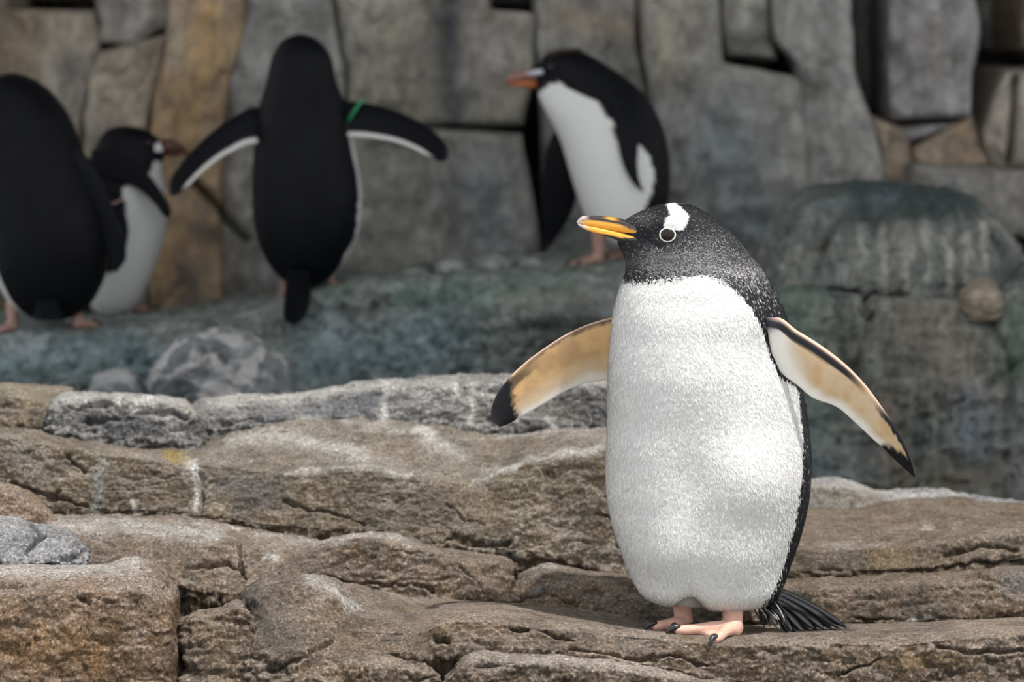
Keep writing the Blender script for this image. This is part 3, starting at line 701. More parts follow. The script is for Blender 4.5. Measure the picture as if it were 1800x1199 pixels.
# the slab the penguin stands on
front_slab = rock('rock_slab', 'long brown front slab that the white-bellied penguin stands on', 600, 2050,
     [([(560, 1020), (620, 1024), (680, 1038), (740, 1048), (860, 1056), (1000, 1068), (1100, 1082), (1160, 1092), (1400, 1096), (1500, 1094), (1600, 1092), (1800, 1082), (2050, 1075)], 6.28),
      ([(560, 1075), (640, 1085), (735, 1096), (790, 1080), (860, 1078), (920, 1086), (1000, 1094), (1100, 1104), (1180, 1111), (1320, 1118), (1480, 1118), (1800, 1104), (2050, 1095)], 6.0),
      ([(560, 1100), (640, 1110), (735, 1112), (790, 1092), (860, 1091), (920, 1100), (1000, 1108), (1100, 1117), (1180, 1125), (1240, 1131), (1320, 1134), (1400, 1132), (1480, 1130), (1560, 1134), (1650, 1126), (1800, 1116), (2050, 1105)], 5.955),
      ([(560, 1150), (735, 1150), (800, 1150), (860, 1144), (900, 1140), (1000, 1150), (1050, 1151), (1120, 1165), (1180, 1178), (1300, 1200), (1400, 1215), (1530, 1225), (2050, 1220)], [(560, 5.925), (2050, 5.925)])],
     M['brown'], seed=45, soft=1, amp=0.95, down=0.12, back=0.01, facew=0.86,
     paints=[([(740, 1092), (800, 1082), (900, 1088)], 9, PNK, 0.5), ([(960, 1100), (1150, 1118)], 9, (0.40, 0.33, 0.28), 0.5), ([(1690, 1100), (1800, 1110)], 12, (0.42, 0.33, 0.27), 0.8),
             ([(1680, 1140), (1780, 1135)], 12, (0.40, 0.32, 0.26), 0.7), ([(1560, 1160), (1700, 1160)], 12, (0.27, 0.18, 0.09), 0.5)],
     grooves=[([(1000, 1140), (1060, 1146), (1150, 1160)], 5, 0.016), ([(1100, 1150), (1200, 1158), (1240, 1170)], 5, 0.014), ([(900, 1105), (960, 1112), (1010, 1125)], 4, 0.012), ([(1480, 1180), (1530, 1170), (1545, 1155)], 4, 0.014), ([(1650, 1140), (1720, 1150), (1800, 1146)], 5, 0.014), ([(760, 1125), (790, 1128)], 6, 0.014), ([(1240, 1128), (1236, 1140)], 4, 0.006)])
rock('boulder', 'grey-brown sloping boulder with a pale ridge between wedge and front slab', 405, 775,
     [([(405, 1075), (425, 1040), (460, 1016), (540, 1005), (575, 1010), (620, 1030), (680, 1052), (740, 1085), (775, 1120)], 6.16),
      ([(405, 1085), (430, 1052), (480, 1035), (540, 1022), (580, 1040), (620, 1078), (680, 1108), (740, 1122), (775, 1150)], 6.0),
      ([(405, 1150), (500, 1150), (600, 1160), (775, 1190)], 5.88), ([(405, 1290), (775, 1290)], 5.84)],
     M['brown'], seed=47, soft=4, rl=80, rr=40, rd=0.08, down=0.1, back=0.01, amp=1.15,
     paints=[([(440, 1050), (470, 1100), (500, 1130)], 30, (0.09, 0.085, 0.08), 0.75), ([(545, 1015), (600, 1050), (650, 1085), (720, 1108)], 10, WHT, 0.85), ([(500, 1080), (560, 1120)], 24, (0.24, 0.19, 0.145), 0.5)],
     grooves=[([(480, 1180), (540, 1150), (580, 1120)], 5, 0.014), ([(640, 1130), (700, 1150), (740, 1170)], 5, 0.012)])
rock('boulder', 'narrow wedge of brown rock squeezed beside the orange-brown boulder', 314, 480,
     [([(306, 1100), (340, 1074), (390, 1064), (420, 1048), (440, 1066), (460, 1110), (480, 1150), (492, 1190)], 5.98),
      ([(306, 1108), (340, 1086), (390, 1078), (425, 1066), (445, 1090), (470, 1140), (492, 1205)], 5.93), ([(306, 1300), (492, 1300)], 5.86)],
     M['brown'], seed=49, soft=3, rl=16, rr=40, rd=0.06, down=0.1, back=0.01, amp=1.0, paints=[([(370, 1110), (400, 1180)], 36, (0.26, 0.195, 0.13), 0.6)])
rock('boulder', 'big orange-brown rounded boulder beside the narrow brown wedge', -230, 326,
     [([(-230, 985), (0, 988), (60, 990), (130, 992), (200, 986), (235, 976), (270, 983), (300, 1008), (314, 1040), (320, 1100), (326, 1199)], 6.14),
      ([(-230, 1012), (0, 1012), (60, 1006), (130, 1006), (190, 1002), (235, 992), (270, 1004), (300, 1035), (316, 1090), (326, 1210)], 5.98),
      ([(-230, 1050), (0, 1045), (130, 1040), (240, 1040), (300, 1080), (326, 1230)], 5.90), ([(-230, 1320), (326, 1320)], 5.84)],
     M['orange'], seed=51, soft=5, rr=60, rd=0.10, down=0.1, amp=0.75,
     paints=[([(0, 998), (120, 1000), (235, 988)], 15, WHT, 0.8), ([(200, 1000), (290, 1030)], 24, (0.42, 0.35, 0.29), 0.6), ([(20, 1130), (160, 1150)], 50, (0.30, 0.17, 0.07), 0.55)],
     grooves=[([(0, 1030), (30, 1036), (60, 1030)], 5, 0.014), ([(140, 1050), (150, 1062)], 8, 0.014)])
rock('rock_slab', 'low pale stone slab just below the long front slab', 770, 1420,
     [([(770, 1210), (792, 1176), (812, 1154), (850, 1143), (950, 1148), (1050, 1153), (1150, 1170), (1290, 1198), (1420, 1222)], 5.935),
      ([(770, 1216), (795, 1186), (820, 1168), (860, 1160), (950, 1164), (1050, 1170), (1150, 1186), (1290, 1212), (1420, 1236)], 5.87),
      ([(770, 1300), (1420, 1300)], 5.82)],
     M['brown'], seed=53, soft=3, rl=30, rd=0.05, down=0.1, back=0.004, amp=1.0, paints=[([(830, 1156), (950, 1158), (1050, 1162), (1200, 1185)], 11, (0.48, 0.43, 0.38), 0.75)],
     grooves=[([(840, 1170), (900, 1160)], 4, 0.01)])

# ------------------------------------------------------------------ penguin builders
def ring_body(rows, nseg, step=2.5, expo=2.15, smooth_rows=3):
    """horizontal rings: rows of (py, x_left, x_right, half_depth, centre_depth, taper_left). Returns grid + ring data."""
    rows = np.asarray(rows, float)
    y0, y1 = rows[0, 0], rows[-1, 0]
    n = int((y1 - y0) / step)
    s = np.linspace(0, 1, n)
    # denser near both ends
    py = y0 + (y1 - y0) * (0.75 * s + 0.25 * (0.5 - 0.5 * np.cos(np.pi * s)))
    f = [pch(py, rows[:, [0, k]]) for k in range(1, 6)]
    if smooth_rows:
        wgt = np.clip(np.minimum(np.arange(n), n - 1 - np.arange(n)) / (3.0 * smooth_rows), 0, 1)
        f = [a * (1 - wgt) + blur1(a, smooth_rows) * wgt for a in f]
    xl, xr, hd, yc, tp = f
    A = at(xl, py, yc); B = at(xr, py, yc)
    t = np.arange(nseg) / nseg * 2 * math.pi
    c, sn = np.cos(t), np.sin(t)
    ce = np.sign(c) * np.abs(c) ** (2 / expo); se = np.sign(sn) * np.abs(sn) ** (2 / expo)
    cx = (A[:, 0] + B[:, 0]) / 2; hw = (B[:, 0] - A[:, 0]) / 2
    X = cx[:, None] + hw[:, None] * ce[None]
    k = 1 - tp[:, None] * np.clip(-ce, 0, 1)[None] ** 1.3
    Y = yc[:, None] - hd[:, None] * se[None] * k
    Z = np.repeat(A[:, 2:3], nseg, 1)
    G = np.stack([X, Y, Z], -1)
    return G, np.broadcast_to(ce[None], X.shape), np.broadcast_to(se[None], X.shape)

def body_mesh(name, G, mat, parent, color):
    nr, nc = G.shape[:2]
    V = np.concatenate([G.reshape(-1, 3), G[0].mean(0)[None] + [0, 0, 0.001], G[-1].mean(0)[None] - [0, 0, 0.002]])
    C = np.concatenate([color.reshape(-1, 3), color[0].mean(0)[None], color[-1].mean(0)[None]])
    fc = grid_faces(nr, nc, True)[:, ::-1]
    i0, i1 = nr * nc, nr * nc + 1
    a = np.arange(nc); b = (a + 1) % nc
    # poles: quads with a doubled corner avoided by using triangles written as python faces
    faces = [tuple(f) for f in fc.tolist()] + [(int(i0), int(x), int(y)) for x, y in zip(a, b)] + [(int(i1), int(y + (nr - 1) * nc), int(x + (nr - 1) * nc)) for x, y in zip(a, b)]
    return mk(name, V, faces, mat, parent, color=C)

def grid_normals(G, wrap=True):
    if wrap:
        du = np.roll(G, -1, 1) - np.roll(G, 1, 1)
    else:
        du = np.gradient(G, axis=1)
    dv = np.gradient(G, axis=0)
    N = np.cross(dv, du); N /= np.linalg.norm(N, axis=-1)[..., None] + 1e-12
    return N

def flipper(name, lead, trail, dep, thick, parent, colf, mat, nu=90, nv=26, curl=0.0):
    """flat paddle between a leading and a trailing edge; dep = [(u, depth)...]"""
    u = np.linspace(0, 1, nu)
    A = poly_at(lead, u); B = poly_at(trail, u)
    v = np.linspace(0, 1, nv)
    d = pch(u, dep)
    XY = A[:, None] * (1 - v[None, :, None]) + B[:, None] * v[None, :, None]
    prof = (np.sqrt(np.clip(v, 0, 1)) * (1 - v) ** 0.9) * 1.9 + 0.02
    th = thick * prof[None] * (1 - 0.75 * u[:, None] ** 2)
    cv = curl * (v[None] - 0.5) * np.ones((nu, 1))
    Pf = at(XY[..., 0], XY[..., 1], d[:, None] + cv - th)
    Pb = at(XY[..., 0], XY[..., 1], d[:, None] + cv + th)
    U = np.repeat(u[:, None], nv, 1); Vv = np.repeat(v[None], nu, 0)
    cf = colf(U, Vv, 0, Pf); cb = colf(U, Vv, 1, Pb)
    G = np.concatenate([Pf, Pb[:, ::-1]], 1); C = np.concatenate([cf, cb[:, ::-1]], 1)
    nr, nc = G.shape[:2]
    faces = [tuple(f) for f in grid_faces(nr, nc, True).tolist()]
    faces.append(tuple(range(nc - 1, -1, -1))); faces.append(tuple((nr - 1) * nc + i for i in range(nc)))
    return mk(name, G.reshape(-1, 3), faces, mat, parent, color=C.reshape(-1, 3))

def mixc(a, b, m):
    return np.asarray(a) * (1 - m[..., None]) + np.asarray(b) * m[..., None]

def remeshed(parts, voxel, smooth_it=6):
    V, Fc = join_parts(parts)
    me = bpy.data.meshes.new('tmp'); me.from_pydata(V.tolist(), [], Fc); me.update()
    o = bpy.data.objects.new('tmp', me); COL.objects.link(o)
    m = o.modifiers.new('r', 'REMESH'); m.mode = 'VOXEL'; m.voxel_size = voxel
    s = o.modifiers.new('s', 'SMOOTH'); s.iterations = smooth_it; s.factor = 0.5
    dg = bpy.context.evaluated_depsgraph_get()
    ev = o.evaluated_get(dg); em = ev.to_mesh()
    v = np.empty(len(em.vertices) * 3); em.vertices.foreach_get('co', v)
    fs = [tuple(p.vertices) for p in em.polygons]
    ev.to_mesh_clear()
    bpy.data.objects.remove(o); bpy.data.meshes.remove(me)
    return v.reshape(-1, 3), fs

def foot(parent, ankle, gfun, angles, lengths, w, leg_top, voxel=0.003, rgb=(0.72, 0.42, 0.32), claw=0.024):
    """webbed foot: ankle (x, y), toes at world angles; claws are sub-parts"""
    ax, ay = ankle
    ground = gfun(ax, ay) - 0.002
    def gz_at(x, y): return min(max(gfun(x, y, ground), ground - 0.006), ground + 0.012) - 0.002
    leg_top = (leg_top[0], leg_top[1], ground + leg_top[2])
    parts = []; tips = []
    top = np.array(leg_top)
    parts.append(tube_mesh(poly_at([top, [ (top[0] + ax) / 2, (top[1] + ay) / 2, (top[2] + ground + 0.02) / 2], [ax, ay, ground + 0.016]], np.linspace(0, 1, 8)), np.linspace(w * 1.45, w * 1.05, 8), 14))
    toes = []
    for a, L in zip(angles, lengths):
        dx, dy = math.cos(a), math.sin(a)
        ck = w / 0.0145
        p = [[ax - dx * 0.01, ay - dy * 0.01, ground + 0.015 * ck]] + [[ax + dx * L * t_, ay + dy * L * t_, gz_at(ax + dx * L * t_, ay + dy * L * t_) + h_ * ck] for t_, h_ in ((.35, .0135), (.7, .0095), (1, .0065))]
        q = poly_at(p, np.linspace(0, 1, 12)); toes.append(q)
        parts.append(tube_mesh(q, np.interp(np.linspace(0, 1, 12), [0, .3, .65, .85, 1], [w * 1.0, w * .85, w * .62, w * .66, w * .42]), 12))
        tips.append((q[-1], dx, dy))
    for q1, q2 in zip(toes[:-1], toes[1:]):
        k = 9
        top_, bot = [], []
        for i in range(k):
            a, b = q1[i], q2[i]
            for j in range(7):
                m = j / 6
                sag = -0.003 * math.sin(math.pi * m)
                pull = (1 - 0.12 * math.sin(math.pi * m) * i / k)
                c = (a * (1 - m) + b * m); c = np.array([ax, ay, c[2]]) * (1 - pull) + c * pull
                top_.append(c + [0, 0, sag + 0.001]); bot.append(c + [0, 0, sag - 0.006])
        Vw = np.array(top_ + bot); n0 = len(top_)
        g = grid_faces(k, 7)
        fs = [tuple(f) for f in g] + [tuple(f[::-1] + n0) for f in g]
        rim = [i for i in range(7)] + [i * 7 + 6 for i in range(1, k)] + [(k - 1) * 7 + j for j in range(5, -1, -1)] + [i * 7 for i in range(k - 2, 0, -1)]
        for i in range(len(rim)):
            a, b = rim[i], rim[(i + 1) % len(rim)]
            fs.append((b, a, a + n0, b + n0))
        parts.append((Vw, fs))
    V, fs = remeshed(parts, voxel)
    n = fbm(V, 60, 3, 5)
    C = np.asarray(rgb) * (1 + 0.15 * n[:, None])
    fo = mk('foot', V, fs, M['foot'], parent, color=C)
    for (p, dx, dy) in tips:
        s = np.linspace(0, 1, 9)
        c = np.stack([p[0] - dx * .008 + dx * claw * s, p[1] - dy * .008 + dy * claw * s, p[2] + 0.0045 + 0.003 * np.sin(s * 3.1) - 0.010 * s ** 2], 1)
        v, f = tube_mesh(c, np.interp(s, [0, .25, .7, 1], [.0048, .0056, .0042, .0008]) * w / 0.014, 10)
        mk('claw', v, f, M['claw'], fo)
    return fo

def blade(pts, width, thick, nrm, k=10):
    """one stiff feather: lens-shaped strip along pts"""
    s = np.linspace(0, 1, k); c = poly_at(pts, s)
    tg = np.gradient(c, axis=0); tg /= np.linalg.norm(tg, axis=1)[:, None]
    side = np.cross(tg, nrm); side /= np.linalg.norm(side, axis=1)[:, None]
    up = np.cross(side, tg)
    w = width * np.interp(s, [0, .15, .75, .93, 1], [.5, .9, 1, .7, .06])
    V = []
    for i in range(k):
        V += [c[i] - side[i] * w[i], c[i] + up[i] * thick, c[i] + side[i] * w[i], c[i] - up[i] * thick]
    f = [tuple(q) for q in grid_faces(k, 4, True)] + [(3, 2, 1, 0), tuple((k - 1) * 4 + i for i in range(4))]
    return np.array(V), f

# ------------------------------------------------------------------ the standing penguin in the sun
HD = 6.10
hero_rows = [
    # py, xl, xr, half depth, centre depth, taper towards the bill
    (357, 1180, 1192, 0.006, 6.06, 0.0),
    (360, 1158, 1212, 0.022, 6.06, 0.1),
    (366, 1138, 1229, 0.034, 6.06, 0.25),
    (376, 1116, 1247, 0.044, 6.06, 0.40),
    (388, 1096, 1262, 0.050, 6.06, 0.52),
    (402, 1086, 1277, 0.055, 6.062, 0.58),
    (418, 1083, 1294, 0.059, 6.064, 0.56),
    (434, 1088, 1309, 0.062, 6.066, 0.45),
    (450, 1097, 1322, 0.066, 6.068, 0.32),
    (466, 1101, 1335, 0.072, 6.072, 0.2),
    (480, 1099, 1345, 0.080, 6.076, 0.12),
    (495, 1093, 1353, 0.090, 6.080, 0.06),
    (520, 1085, 1366, 0.106, 6.086, 0.0),
    (545, 1079, 1379, 0.120, 6.090, 0.0),
    (570, 1075, 1386, 0.130, 6.095, 0.0),
    (600, 1072, 1392, 0.138, 6.10, 0.0),
    (650, 1069, 1402, 0.146, 6.10, 0.0),
    (700, 1068, 1414, 0.152, 6.105, 0.0),
    (750, 1067, 1421, 0.157, 6.11, 0.0),
    (800, 1065, 1425, 0.160, 6.11, 0.0),
    (850, 1065, 1424, 0.160, 6.11, 0.0),
    (900, 1071, 1417, 0.154, 6.11, 0.0),
    (950, 1085, 1404, 0.142, 6.11, 0.0),
    (980, 1096, 1393, 0.132, 6.112, 0.0),
    (1010, 1108, 1382, 0.118, 6.105, 0.0),
    (1034, 1120, 1373, 0.100, 6.090, 0.0),
    (1050, 1135, 1361, 0.080, 6.080, 0.0),
    (1062, 1160, 1344, 0.056, 6.075, 0.0),
    (1069, 1205, 1312, 0.028, 6.075, 0.0),
]
hb = at(1235, 1100, 6.1); hb[2] = -0.002
gentoo = thing('penguin', hb, 'large white-bellied penguin with orange bill and white eye patch standing in sun', 'penguin')
G, CE, SE = ring_body(hero_rows, 260, step=1.7, smooth_rows=6)
N = grid_normals(G)
if (N[..., 1] * SE).mean() > 0: N = -N
px, py = proj(G)
# soft swells of the belly, the fold above the legs and the thighs
def gb(x, y, rx, ry, a): return a * np.exp(-((px - x) / rx) ** 2 - ((py - y) / ry) ** 2)
front = smooth(-0.1, 0.4, SE)
disp = front * (gb(1325, 850, 62, 62, 0.017) + gb(1170, 978, 55, 48, 0.014) + gb(1290, 1000, 70, 50, 0.012) - gb(1205, 850, 48, 80, 0.010) - gb(1212, 1088, 22, 36, 0.030)
                + gb(1200, 640, 90, 90, 0.004) + gb(1290, 560, 60, 40, 0.005) + gb(1225, 515, 80, 20, 0.004) - gb(1330, 640, 24, 60, 0.006)
                + gb(1165, 450, 45, 22, 0.004) - gb(1185, 484, 90, 7, 0.003) + gb(1160, 395, 30, 20, 0.003) - gb(1178, 412, 22, 16, 0.004))
disp = disp + 0.0006 * fbm(G, 22, 2, 71) * smooth(480, 560, py) + 0.0002 * fbm(G, 160, 2, 72)
G = G + N * disp[..., None]
N = grid_normals(G)
if (N[..., 1] * SE).mean() > 0: N = -N
px, py = proj(G)

XB = [(470, 1215), (484, 1242), (492, 1264), (505, 1286), (530, 1311), (570, 1336), (610, 1350), (640, 1360), (660, 1370), (668, 1384), (676, 1398), (690, 1403), (720, 1407), (780, 1411), (850, 1409), (900, 1402), (950, 1391), (1000, 1376), (1030, 1364), (1060, 1346), (1080, 1330)]
YB = [(1060, 486), (1100, 492), (1130, 494), (1180, 490), (1220, 485), (1262, 484), (1400, 484)]
BONNET = [(1169, 350), (1184, 356), (1196, 364), (1210, 379), (1207, 392), (1199, 404), (1190, 406), (1182, 403), (1166, 405), (1165, 394), (1169, 383), (1176, 378), (1172, 366)]
DARK = np.array([0.012, 0.0125, 0.015]); GREY = np.array([0.22, 0.215, 0.215]); WHITE = np.array([0.66, 0.655, 0.64])

def hero_color(px, py, ce, se, P, jit):
    n1 = fbm(P, 110, 3, 81); n2 = fbm(P, 110, 3, 83)
    x = px + 3 * n1 + jit * 0.8; y = py + 3 * n2 + jit * 3
    fr = se > -0.05
    white = (y > pch(x, YB)) & (x < pch(y, XB))
    left_wrap = (ce < 0) & (se > -0.42) & (py > 505 + 60 * np.clip(-se, 0, 1))
    white = np.where(fr, white, left_wrap)
    bon = inside(px + 2.0 * n1, py + 2.0 * n2, BONNET) | ((px > 1168) & (px < 1208) & (se < 0.1) & (py < 400) & (py > 340))
    # pale flecks of the cheeks and throat
    def g(x0, y0, rx, ry): return np.exp(-((px - x0) / rx) ** 2 - ((py - y0) / ry) ** 2)
    fl = 1.0 * g(1178, 464, 58, 20) + 0.45 * g(1235, 440, 55, 30) + 0.5 * g(1290, 478, 50, 26) + 0.30 * g(1125, 385, 22, 14) + 0.28 * g(1330, 510, 30, 40) + 0.25 * g(1145, 440, 30, 20) + 0.5 * g(1240, 476, 80, 9)
    gp = np.exp(-(dist_line(px, py, [(1118, 408), (1140, 420), (1160, 431)]) / 5.5) ** 2)
    fl = np.clip(fl * (1 - gp), 0, 0.85)
    return white, bon, fl

white, bon, fl = hero_color(px, py, CE, SE, G, 0.0)
C = DARK + (GREY - DARK) * (fl * 0.55)[..., None]
C = np.where(white[..., None], WHITE, C)
C = np.where(bon[..., None], np.array([0.68, 0.68, 0.68]), C)
body = body_mesh('body', G, M['plume'], gentoo, C)

# plumage: short overlapping feathers over the whole body
def plumage(parent, G, N, CE, SE, count, seed):
    r = np.random.default_rng(seed)
    nr, nc = G.shape[:2]
    P00 = G[:-1]; P10 = G[1:]; P01 = np.roll(G, -1, 1)[:-1]
    area = np.linalg.norm(np.cross(P10 - P00, P01 - P00), axis=-1)
    pyc = py[:-1]
    dens = area * np.where(pyc < 500, 5.5, 1.0) * np.where(SE[:-1] < -0.3, 0.35, 1.0)
    p = (dens / dens.sum()).ravel()
    idx = r.choice(p.size, count, p=p)
    i, j = idx // nc, idx % nc
    a, b = r.random(count)[:, None], r.random(count)[:, None]
    j2 = (j + 1) % nc
    bil = lambda A: A[i, j] * (1 - a) * (1 - b) + A[i + 1, j] * a * (1 - b) + A[i, j2] * (1 - a) * b + A[i + 1, j2] * a * b
    Q = bil(G); Nn = bil(N); Nn /= np.linalg.norm(Nn, axis=1)[:, None]
    ce = bil(CE[..., None])[:, 0]; se = bil(SE[..., None])[:, 0]
    qx, qy = proj(Q)
    head = 1 - smooth(455, 520, qy)
    fl_dir = np.stack([0.20 * np.ones(count), np.zeros(count), -np.ones(count)], 1) * (1 - head)[:, None] + np.array([0.95, 0.1, -0.35]) * head[:, None]
    fl_dir = fl_dir + r.normal(0, 0.22, (count, 3))
    T = fl_dir - (fl_dir * Nn).sum(1)[:, None] * Nn; T /= np.linalg.norm(T, axis=1)[:, None]
    B = np.cross(Nn, T)
    L = (0.0085 * (1 - head) + 0.0034 * head) * r.uniform(0.7, 1.3, count)
    W = (0.00125 * (1 - head) + 0.00052 * head) * r.uniform(0.7, 1.3, count)
    lift = r.uniform(0.02, 0.10, count) * (1 - 0.3 * head)
    jit = r.normal(0, 1, count)
    wh, bo, fl = hero_color(qx, qy, ce, se, Q, jit)
    u = r.random(count)
    fle = u < fl * 0.75
    Cc = DARK * r.uniform(0.6, 1.9, (count, 1))
    Cc = np.where(fle[:, None], GREY * r.uniform(0.6, 2.6, (count, 1)), Cc)
    stray = (~wh) & (r.random(count) < 0.03)
    Cc = np.where(stray[:, None], GREY * r.uniform(0.5, 1.5, (count, 1)), Cc)
    Cc = np.where(wh[:, None], WHITE * r.uniform(0.90, 1.05, (count, 1)), Cc)
    Cc = np.where(bo[:, None], np.array([0.68, 0.68, 0.68]) * r.uniform(0.92, 1.05, (count, 1)), Cc)
    keep = ~((qx < 1135) & (qy > 378) & (qy < 424) & (qy > 384 + (qx - 1085) * 0.2 - 6) & (qy < 424) & (se > -2) & (qx < 1100))
    l_, w_ = L[:, None], W[:, None]
    v0 = Q - Nn * 0.0004
    v1 = Q + T * l_ * 0.55 + B * w_ + Nn * l_ * lift[:, None] * 0.6
    v2 = Q + T * l_ * 0.55 - B * w_ + Nn * l_ * lift[:, None] * 0.6
    v3 = Q + T * l_ + Nn * l_ * lift[:, None]
    V = np.stack([v0, v2, v3, v1], 1)[keep]
    Cv = np.repeat(Cc[:, None], 4, 1)[keep]
    k = len(V)
    o = mk('feathers', V.reshape(-1, 3), np.arange(k * 4).reshape(k, 4), M['feather'], parent, color=np.clip(Cv.reshape(-1, 3), 0, 0.9), flat=True)
    nn = Nn + r.normal(0, 0.045, (count, 3)) + T * r.normal(0.0, 0.09, count)[:, None]
    nn = np.repeat((nn / np.linalg.norm(nn, axis=1)[:, None])[:, None], 4, 1)[keep].reshape(-1, 3)
    o.data.polygons.foreach_set('use_smooth', np.ones(len(o.data.polygons), bool))
    o.data.normals_split_custom_set_from_vertices(nn.tolist())
    o['kind'] = 'stuff'
    return o
plumage(body, G, N, CE, SE, 130000, 5)

def surf(pxq, pyq):
    """near surface point of the body at a pixel"""
    m = (SE > 0.02)
    d = np.where(m, (px - pxq) ** 2 + (py - pyq) ** 2, 1e9)
    k = np.unravel_index(np.argmin(d), d.shape)
    return G[k], N[k]

# bill: upper and lower halves meeting at a pale gape line
def bill_half(name, upper, lower, hd, cen, colf, parent, mat, x0, x1, n=60, m=32, sq=0.55):
    xs = np.linspace(x0, x1, n)
    yu = pch(xs, upper); yl = pch(xs, lower); h = pch(xs, hd)
    t = np.arange(m) / m * 2 * math.pi
    G_, C_ = [], []
    for i in range(n):
        c = at(xs[i], (yu[i] + yl[i]) / 2, cen)
        hz = (yl[i] - yu[i]) / 2 / F * cen
        Pt = np.stack([np.full(m, c[0]), c[1] - h[i] * np.sign(np.sin(t)) * np.abs(np.sin(t)) ** sq, c[2] + hz * np.sign(np.cos(t)) * np.abs(np.cos(t)) ** 0.75], 1)
        G_.append(Pt); C_.append(colf(np.full(m, xs[i]), (1 - np.sign(np.cos(t)) * np.abs(np.cos(t)) ** 0.75) / 2, Pt))
    V = np.concatenate(G_)
    fs = [tuple(f) for f in grid_faces(n, m, True)] + [tuple(range(m)), tuple((n - 1) * m + i for i in range(m - 1, -1, -1))]
    return mk(name, V, fs, mat, parent, color=np.clip(np.concatenate(C_), 0, 1))
OR = np.array([0.86, 0.40, 0.045]); BK = np.array([0.025, 0.022, 0.022]); TIP = np.array([0.50, 0.40, 0.38])
def up_col(x, v, P):
    edge = np.interp(x, [1015, 1035, 1060, 1085, 1100, 1135], [0.55, 0.46, 0.42, 0.42, 0.50, 0.55]) + 0.05 * fbm(P, 200, 2, 3)
    c = mixc(BK, OR, smooth(-0.04, 0.04, v - edge))
    rid = np.exp(-((x - 1074) / 9) ** 2) * (v < 0.22); c = mixc(c, OR * 0.8, np.clip(rid, 0, 1))
    return mixc(TIP, c, smooth(1017, 1030, x - 8 * (v < 0.4)))
def lo_col(x, v, P):
    edge = np.interp(x, [1015, 1045, 1062, 1092, 1120], [1.15, 0.98, 0.74, 0.55, 0.12]) + 0.05 * fbm(P, 160, 2, 4)
    c = mixc(OR, BK, smooth(-0.05, 0.05, v - edge))
    c = mixc(c, (0.85, 0.62, 0.35), np.clip(0.8 - v * 7, 0, 1))
    return mixc(TIP, c, smooth(1020, 1040, x))
BC = 6.06
bill_half('upper_bill', [(1014, 390), (1018, 384), (1026, 379.5), (1045, 379), (1070, 381), (1090, 384), (1110, 392), (1135, 404)],
          [(1014, 393), (1030, 396), (1060, 402), (1090, 408), (1115, 413), (1135, 417)],
          [(1014, 0.0012), (1022, 0.004), (1040, 0.0065), (1070, 0.0105), (1095, 0.0175), (1115, 0.026), (1135, 0.030)], BC, up_col, gentoo, M['bill'], 1014, 1130)
bill_half('lower_bill', [(1016, 393), (1030, 396), (1060, 401.5), (1090, 407.5), (1115, 412.5), (1135, 416)],
          [(1016, 396), (1025, 402), (1045, 409.5), (1070, 417), (1090, 424), (1115, 428), (1135, 430)],
          [(1014, 0.0012), (1022, 0.0044), (1040, 0.0069), (1070, 0.0109), (1095, 0.0180), (1115, 0.0266), (1135, 0.0306)], BC, lo_col, gentoo, M['bill'], 1016, 1128)
# eye with its white ring
ep, en = surf(1173, 412)
vx = np.cross(en, [0, 0, 1.0]); vx /= np.linalg.norm(vx); vz = np.cross(vx, en)
def disc(center, r, h, nrm, a, b, rings=10, seg=28):
    V = [center + nrm * h]
    for i in range(1, rings + 1):
        q = i / rings
        for k in range(seg):
            t = 2 * math.pi * k / seg
            V.append(center + nrm * h * math.sqrt(max(0, 1 - q * q)) + (a * math.cos(t) + b * math.sin(t)) * r * q)
    fs = [(0, 1 + k, 1 + (k + 1) % seg) for k in range(seg)]
    for i in range(rings - 1):
        for k in range(seg):
            fs.append((1 + i * seg + k, 1 + (i + 1) * seg + k, 1 + (i + 1) * seg + (k + 1) % seg, 1 + i * seg + (k + 1) % seg))
    return np.array(V), fs
ec = ep + en * 0.0022
v, f = disc(ec, 0.0113, 0.006, en, vx, vz); eye = mk('eye', v, f, M['eye'], gentoo)
t = np.linspace(0, 2 * math.pi, 41)[:-1]
ringp = np.stack([ec + en * 0.0012 + (vx * math.cos(a) * 0.0126 + vz * math.sin(a) * 0.0108) for a in t])
def loop_tube(pts, r, seg=8, axis=None):
    n = len(pts); cen = pts.mean(0); V = []
    for i in range(n):
        tg = pts[(i + 1) % n] - pts[i - 1]; tg /= np.linalg.norm(tg)
        out = pts[i] - cen; out -= tg * np.dot(out, tg); out /= np.linalg.norm(out)
        up = np.cross(tg, out)
        for k in range(seg):
            a = 2 * math.pi * k / seg
            V.append(pts[i] + out * r * math.cos(a) + up * r * math.sin(a))
    fs = []
    for i in range(n):
        for k in range(seg):
            fs.append((i * seg + k, ((i + 1) % n) * seg + k, ((i + 1) % n) * seg + (k + 1) % seg, i * seg + (k + 1) % seg))
    return np.array(V), fs
v, f = loop_tube(ringp, 0.0013); mk('eye_ring', v, f, M['ring'], eye)

